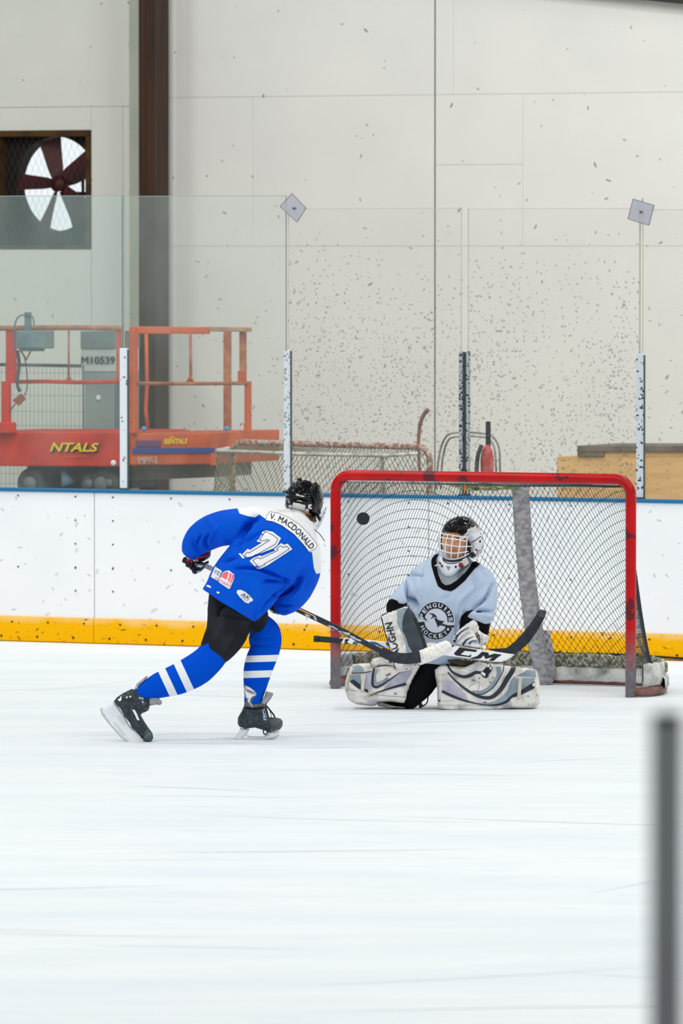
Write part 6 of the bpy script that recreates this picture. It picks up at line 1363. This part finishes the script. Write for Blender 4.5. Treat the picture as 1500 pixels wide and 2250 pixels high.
for x in (76, 232, 205): wheel(x, 1062, .11 if x != 205 else .07)
wheel(250, 1060, .06)
mb = MB(); mb.tube([Q(150, 1062, TL0 + .1), Q(139, 1034, TL0 + .1)], [.05, .02], 12); mb.build('jack', mottled('jack_blue', rgb(120, 150, 176), rgb(80, 110, 140), 12), lift, True)
c_ = Q(249, 1017, TL0 - .01); mb = MB(); ellip(mb, c_, .02, .012, .02, 12, 8); mb.build('lamp_cap', m_hold, lift, True)
# railings
tube_px('top_rail', [(-60, 722), (20, 721), (150, 720), (270, 721)], .018, m_lbr, lift, TL0)
mb = MB(); qbox(mb, 286, 376, 717, 733, TL0, .04, 1); bevel(mb.build('top_rail', m_lor, lift), .005, 1)
mb = MB(); qbox(mb, 376, 456, 718, 733, TL0, .04, 1); bevel(mb.build('top_rail', m_lor, lift), .005, 1)
mb = MB(); qbox(mb, 440, 548, 718, 728, TL0 + .02, .04, 1); bevel(mb.build('top_rail', mottled('rail_brown', rgb(160, 130, 106), rgb(190, 160, 130), 16, .7), lift), .005, 1)
tube_px('mid_rail', [(40, 839), (100, 838), (170, 840), (262, 838)], .014, m_lred, lift, TL0)
tube_px('mid_rail', [(284, 842), (400, 843), (545, 842)], .013, m_lbr, lift, TL0)
for x0, x1, y0, y1, t, mt in ((12, 30, 720, 842, TL0, m_lred), (2, 18, 838, 952, TL0 - .05, m_lred), (254, 264, 722, 846, TL0, m_lor), (283, 296, 720, 952, TL0 - .04, m_lor), (490, 502, 724, 950, TL1, m_lbr), (525, 535, 726, 842, TL0 + .05, m_lbr), (536, 546, 838, 952, TL0, m_lor)):
    mb = MB(); qbox(mb, x0, x1, y0, y1, t, .05); bevel(mb.build('rail_post', mt, lift), .004, 1)
tube_px('rail_post', [(151, 726), (151, 838)], .007, m_lbr, lift, TL0); tube_px('rail_post', [(418, 732), (418, 842)], .008, m_lbr, lift, TL0)
tube_px('rail_post', [(321, 732), (323, 840), (320, 900), (325, 948)], .013, m_lor, lift, TL1 - .3)
tube_px('rail_post', [(419, 730), (421, 842)], .006, m_lbr, lift, TL1)
tube_px('gusset', [(418, 826), (410, 842)], .008, m_lor, lift, TL0); tube_px('gusset', [(418, 826), (426, 842)], .008, m_lor, lift, TL0); tube_px('gusset', [(151, 828), (142, 840)], .008, m_lbr, lift, TL0); tube_px('gusset', [(151, 828), (161, 840)], .008, m_lbr, lift, TL0)
mb = MB(); qbox(mb, 522, 536, 815, 842, TL0 - .01, .04); mb.build('latch', m_lor, lift)
for x in (316, 498):
    mb = MB(); ellip(mb, Q(x, 942, TL0 + .02), .018, .018, .018, 12, 8); mb.build('blue_cap', m_ball, lift, True)
mb = MB(); q = [Q(532 + 5 * cos(a), 940 + 10 * sin(a), TL0) for a in [i * pi / 6 for i in range(7, 18)]]; mb.tube(q, .004, 6); mb.build('ring', m_lor, lift, True)
mb = MB(); qbox(mb, -10, 28, 928, 952, TL0 - .06, .06); bevel(mb.build('hinge', m_lred, lift), .01, 2)
def wall_text(s_, x0, x1, ybase, h_, t, mat, parent, name='lettering', shear=.3, bold=.03, sk=0):
    bm = norm_text(text_bm(s_, 1, bold, shear)); V = [Q(x0 + (v.co.x + .5) * (x1 - x0), ybase - v.co.y * h_ + sk * (v.co.x + .5), t) for v in bm.verts]; bm.verts.index_update(); Fc = [tuple(v.index for v in f.verts) for f in bm.faces]; bm.free()
    return obj(name, V, Fc, mat, parent)
wall_text('NTALS', 112, 220, 994, 20, TL0 - .012, m_black, lift, 'lettering_shadow', sk=1); wall_text('NTALS', 109, 217, 992, 20, TL0 - .016, m_yel, lift, sk=1)
wall_text('equipment', 143, 192, 1006, 6, TL0 - .012, m_lor, lift, 'small_lettering'); wall_text('RENTALS', 360, 412, 976, 12, TL0 - .014, m_yel, lift, sk=-1, bold=.04)
wall_text('THE', 372, 384, 963, 4, TL0 - .014, m_yel, lift, 'small_lettering')
# control box on the rail
m_ctl = mottled('control_grey', rgb(118, 134, 138), rgb(96, 110, 116), 9, .5)
cb = root('control_box', Q(66, 770, TL0 - .12), 'grey control box with a bent cable hanging on the lift railing', 'control box')
mb = MB(); qbox(mb, 33, 96, 727, 766, TL0 - .2, .16); bevel(mb.build('housing', m_ctl, cb), .01, 2)
mb = MB(); qbox(mb, 42, 80, 764, 772, TL0 - .18, .12); mb.build('tray', m_ctl, cb)
mb = MB(); qbox(mb, 53, 64, 686, 728, TL0 - .14, .04); bevel(mb.build('joystick', m_ctl, cb), .004, 2)
mb = MB(); q = [Q(x, y, TL0 - .15) for x, y in ((29, 770), (30, 740), (34, 708), (44, 694), (60, 692), (72, 697), (75, 715))]; mb.tube([Vector(p) for p in spline(q, 5)], .006, 6); mb.build('cable_guard', m_ctl, cb, True)
mb = MB(); q = [Q(x, y, TL0 - .10) for x, y in ((38, 770), (42, 800), (38, 842), (44, 860))]; mb.tube([Vector(p) for p in spline(q, 5)], .012, 6); mb.build('cable', m_ldk, cb, True)
mb = MB(); q = [Q(x, y, TL0 - .10) for x, y in ((45, 770), (58, 790), (68, 770))]; mb.tube(q, .008, 6); mb.build('bracket', m_lbr, cb, True)
# tag on a cord
cd = root('hanging_tag', Q(42, 895, TL0 - .05), 'small brown tag hanging on a dark cord left of the lift', 'tag')
mb = MB(); mb.add([Q(x, y, TL0 - .05) for x, y in ((27, 880), (46, 864), (58, 876), (42, 892))] + [Q(x, y, TL0 - .04) for x, y in ((27, 880), (46, 864), (58, 876), (42, 892))], [(0, 1, 2, 3), (7, 6, 5, 4), (0, 4, 5, 1), (1, 5, 6, 2), (2, 6, 7, 3), (3, 7, 4, 0)]); mb.build('card', m_lbr, cd)
mb = MB(); q = [Q(x, y, TL0 - .045) for x, y in ((20, 905), (32, 890), (50, 872), (60, 850), (57, 800), (48, 772))]; mb.tube([Vector(p) for p in spline(q, 4)], .004, 6); mb.build('cord', m_ldk, cd, True)
# wire mesh barrier
mf = root('mesh_barrier', B(W(80, 1060, 4.2)[0], 4.2, 0.02), 'thin wire mesh barrier standing behind the lift at far left', 'barrier')
m_wire = new_mat('mesh_wire', rgb(110, 116, 120), .5)[0]
tube_px('top_bar', [(-60, 799), (0, 801), (178, 804)], .012, m_ldk, mf, 4.2); tube_px('side_bar', [(183, 803), (184, 1065)], .008, m_wire, mf, 4.2)
mb = MB()
for x in range(-60, 184, 9): mb.tube([Q(x, 802, 4.2), Q(x, 1068, 4.2)], .0018, 3)
for y in (818, 840, 868, 903, 934, 1000, 1040, 1062): mb.tube([Q(-60, y, 4.2), Q(184, y + 2, 4.2)], .0018, 3)
mb.build('mesh', m_wire, mf, kind='stuff')
# grey cabinet with a number plate
cab = root('electrical_cabinet', B(W(222, 950, 5.2)[0], 5.3, 0.02), 'tall grey cabinet with black numbers, behind the lift railings', 'cabinet')
m_cab = mottled('cabinet_grey', rgb(150, 158, 156), rgb(138, 146, 146), 4, .7); m_cab2 = mottled('cabinet_dark', rgb(118, 128, 128), rgb(104, 114, 116), 4, .7)
mb = MB(); qbox(mb, 186, 252, 838, 1075, 5.2, .35); bevel(mb.build('lower_body', m_cab, cab), .006, 1)
mb = MB(); qbox(mb, 176, 252, 728, 766, 5.15, .4); bevel(mb.build('upper_body', m_cab2, cab), .006, 1)
mb = MB(); qbox(mb, 178, 252, 766, 816, 5.17, .38); mb.build('number_plate', mottled('plate_pale', rgb(196, 202, 198), rgb(184, 190, 188), 5, .7), cab)
mb = MB(); qbox(mb, 180, 252, 816, 838, 5.18, .36); mb.build('middle_body', m_cab, cab)
mb = MB(); qbox(mb, 252, 262, 845, 1075, 5.2, .3); mb.build('side_trim', m_cab2, cab)
wall_text('M10539', 178, 253, 800, 17, 5.155, m_black, cab, 'number', shear=0, bold=.03)
mb = MB(); qbox(mb, 212, 218, 868, 878, 5.18, .02); mb.build('handle', m_hold, cab)
# dark worn patch reflections are left out; floor kerb under the lift
kb = MB(); kb.rbox(W(284, 1060, 2.2)[0], W(470, 1060, 2.2)[0], 2.2, 2.5, .02, .07); o = kb.build('timber_sill', mottled('timber', rgb(140, 128, 92), rgb(116, 106, 78), 8, .8)); tag(o, 'low olive timber lying in front of the lift, left of the spare goal', 'timber')
# bent wooden stick, hoop frame, red tool
t = root('curved_stick', Q(925, 985, 2.0), 'worn stick with a curved upturned end behind the spare goal\'s right corner', 'stick')
mb = MB(); q = [Q(x, y, 2.0) for x, y in ((922, 1040), (919, 985), (921, 945), (926, 922), (933, 908), (941, 900))]; q = [Vector(p) for p in spline(q, 5)]; mb.tube(q, [.010 + .006 * (i / len(q)) for i in range(len(q))], 8); mb.build('handle', mottled('stick_brown', rgb(150, 110, 100), rgb(100, 84, 80), 16, .7), t, True)
hp = root('hoop_frame', Q(1030, 1040, 1.6), 'thin grey hoop-shaped metal frame standing behind the dark stanchion', 'frame')
m_hoop = mottled('hoop_grey', rgb(128, 132, 130), rgb(176, 178, 174), 12, .4, .3)
for nm, pts in (('outer_hoop', [(958, 1075), (962, 1020), (968, 985), (978, 962), (992, 952), (1030, 950), (1066, 953), (1085, 962), (1096, 985), (1098, 1020), (1099, 1075)]), ('inner_hoop', [(968, 1075), (972, 1010), (982, 972), (1000, 960), (1060, 960), (1080, 972), (1088, 1000), (1090, 1075)])):
    mb = MB(); q = spline([Q(x, y, 1.6) for x, y in pts], 5); mb.tube([Vector(p) for p in q], .007, 8); mb.build(nm, m_hoop, hp, True)
tl = root('red_shovel', Q(1070, 1040, 1.2), 'red bodied tool with a black handle leaning behind the glass, right of the dark stanchion', 'tool')
mb = MB(); qbox(mb, 1066, 1074, 926, 985, 1.2, .03); bevel(mb.build('handle', m_sblk, tl), .004, 1)
V, Fc = [], []
mb = MB(); q = [Q(1070, y, 1.2) for y in (978, 990, 1010, 1040, 1075)]; mb.tube(q, [.014, .035, .045, .042, .045], 14); mb.build('body', mottled('tool_red', rgb(186, 70, 62), rgb(206, 120, 110), 14, .5), tl, True)
mb = MB(); q = [Q(x, y, 1.15) for x, y in ((1058, 978), (1050, 1000), (1047, 1030), (1048, 1070))]; mb.tube([Vector(p) for p in spline(q, 4)], .014, 8); mb.build('hose', m_ldk, tl, True)
# wooden crate with a grey lid
cr = root('wooden_crate', B(W(1400, 1090, 3.0)[0], 3.3, 0.02), 'large tan wooden crate with a grey top edge behind the right pane', 'crate')
m_ply = mottled('plywood', rgb(232, 192, 132), rgb(214, 174, 120), 3, .75, stretch=(1, 1, 7)); m_lid = mottled('crate_lid', rgb(128, 118, 106), rgb(104, 96, 88), 9, .8)
mb = MB(); qbox(mb, 1223, 1700, 1003, 1140, 3.0, .6); bevel(mb.build('side_panel', m_ply, cr), .004, 1)
mb = MB(); qbox(mb, 1268, 1700, 993, 1003, 3.0, .6); mb.build('upper_board', m_ply, cr)
mb = MB(); qbox(mb, 1267, 1720, 979, 993, 2.98, .65); bevel(mb.build('lid', m_lid, cr), .004, 1)
mb = MB(); qbox(mb, 1268, 1325, 992, 1003, 2.985, .02); mb.build('lid_trim', m_lid, cr)
print('OBJECTS', len(bpy.data.objects), 'TRIS', sum(len(o.data.polygons) for o in bpy.data.objects if o.type == 'MESH'))
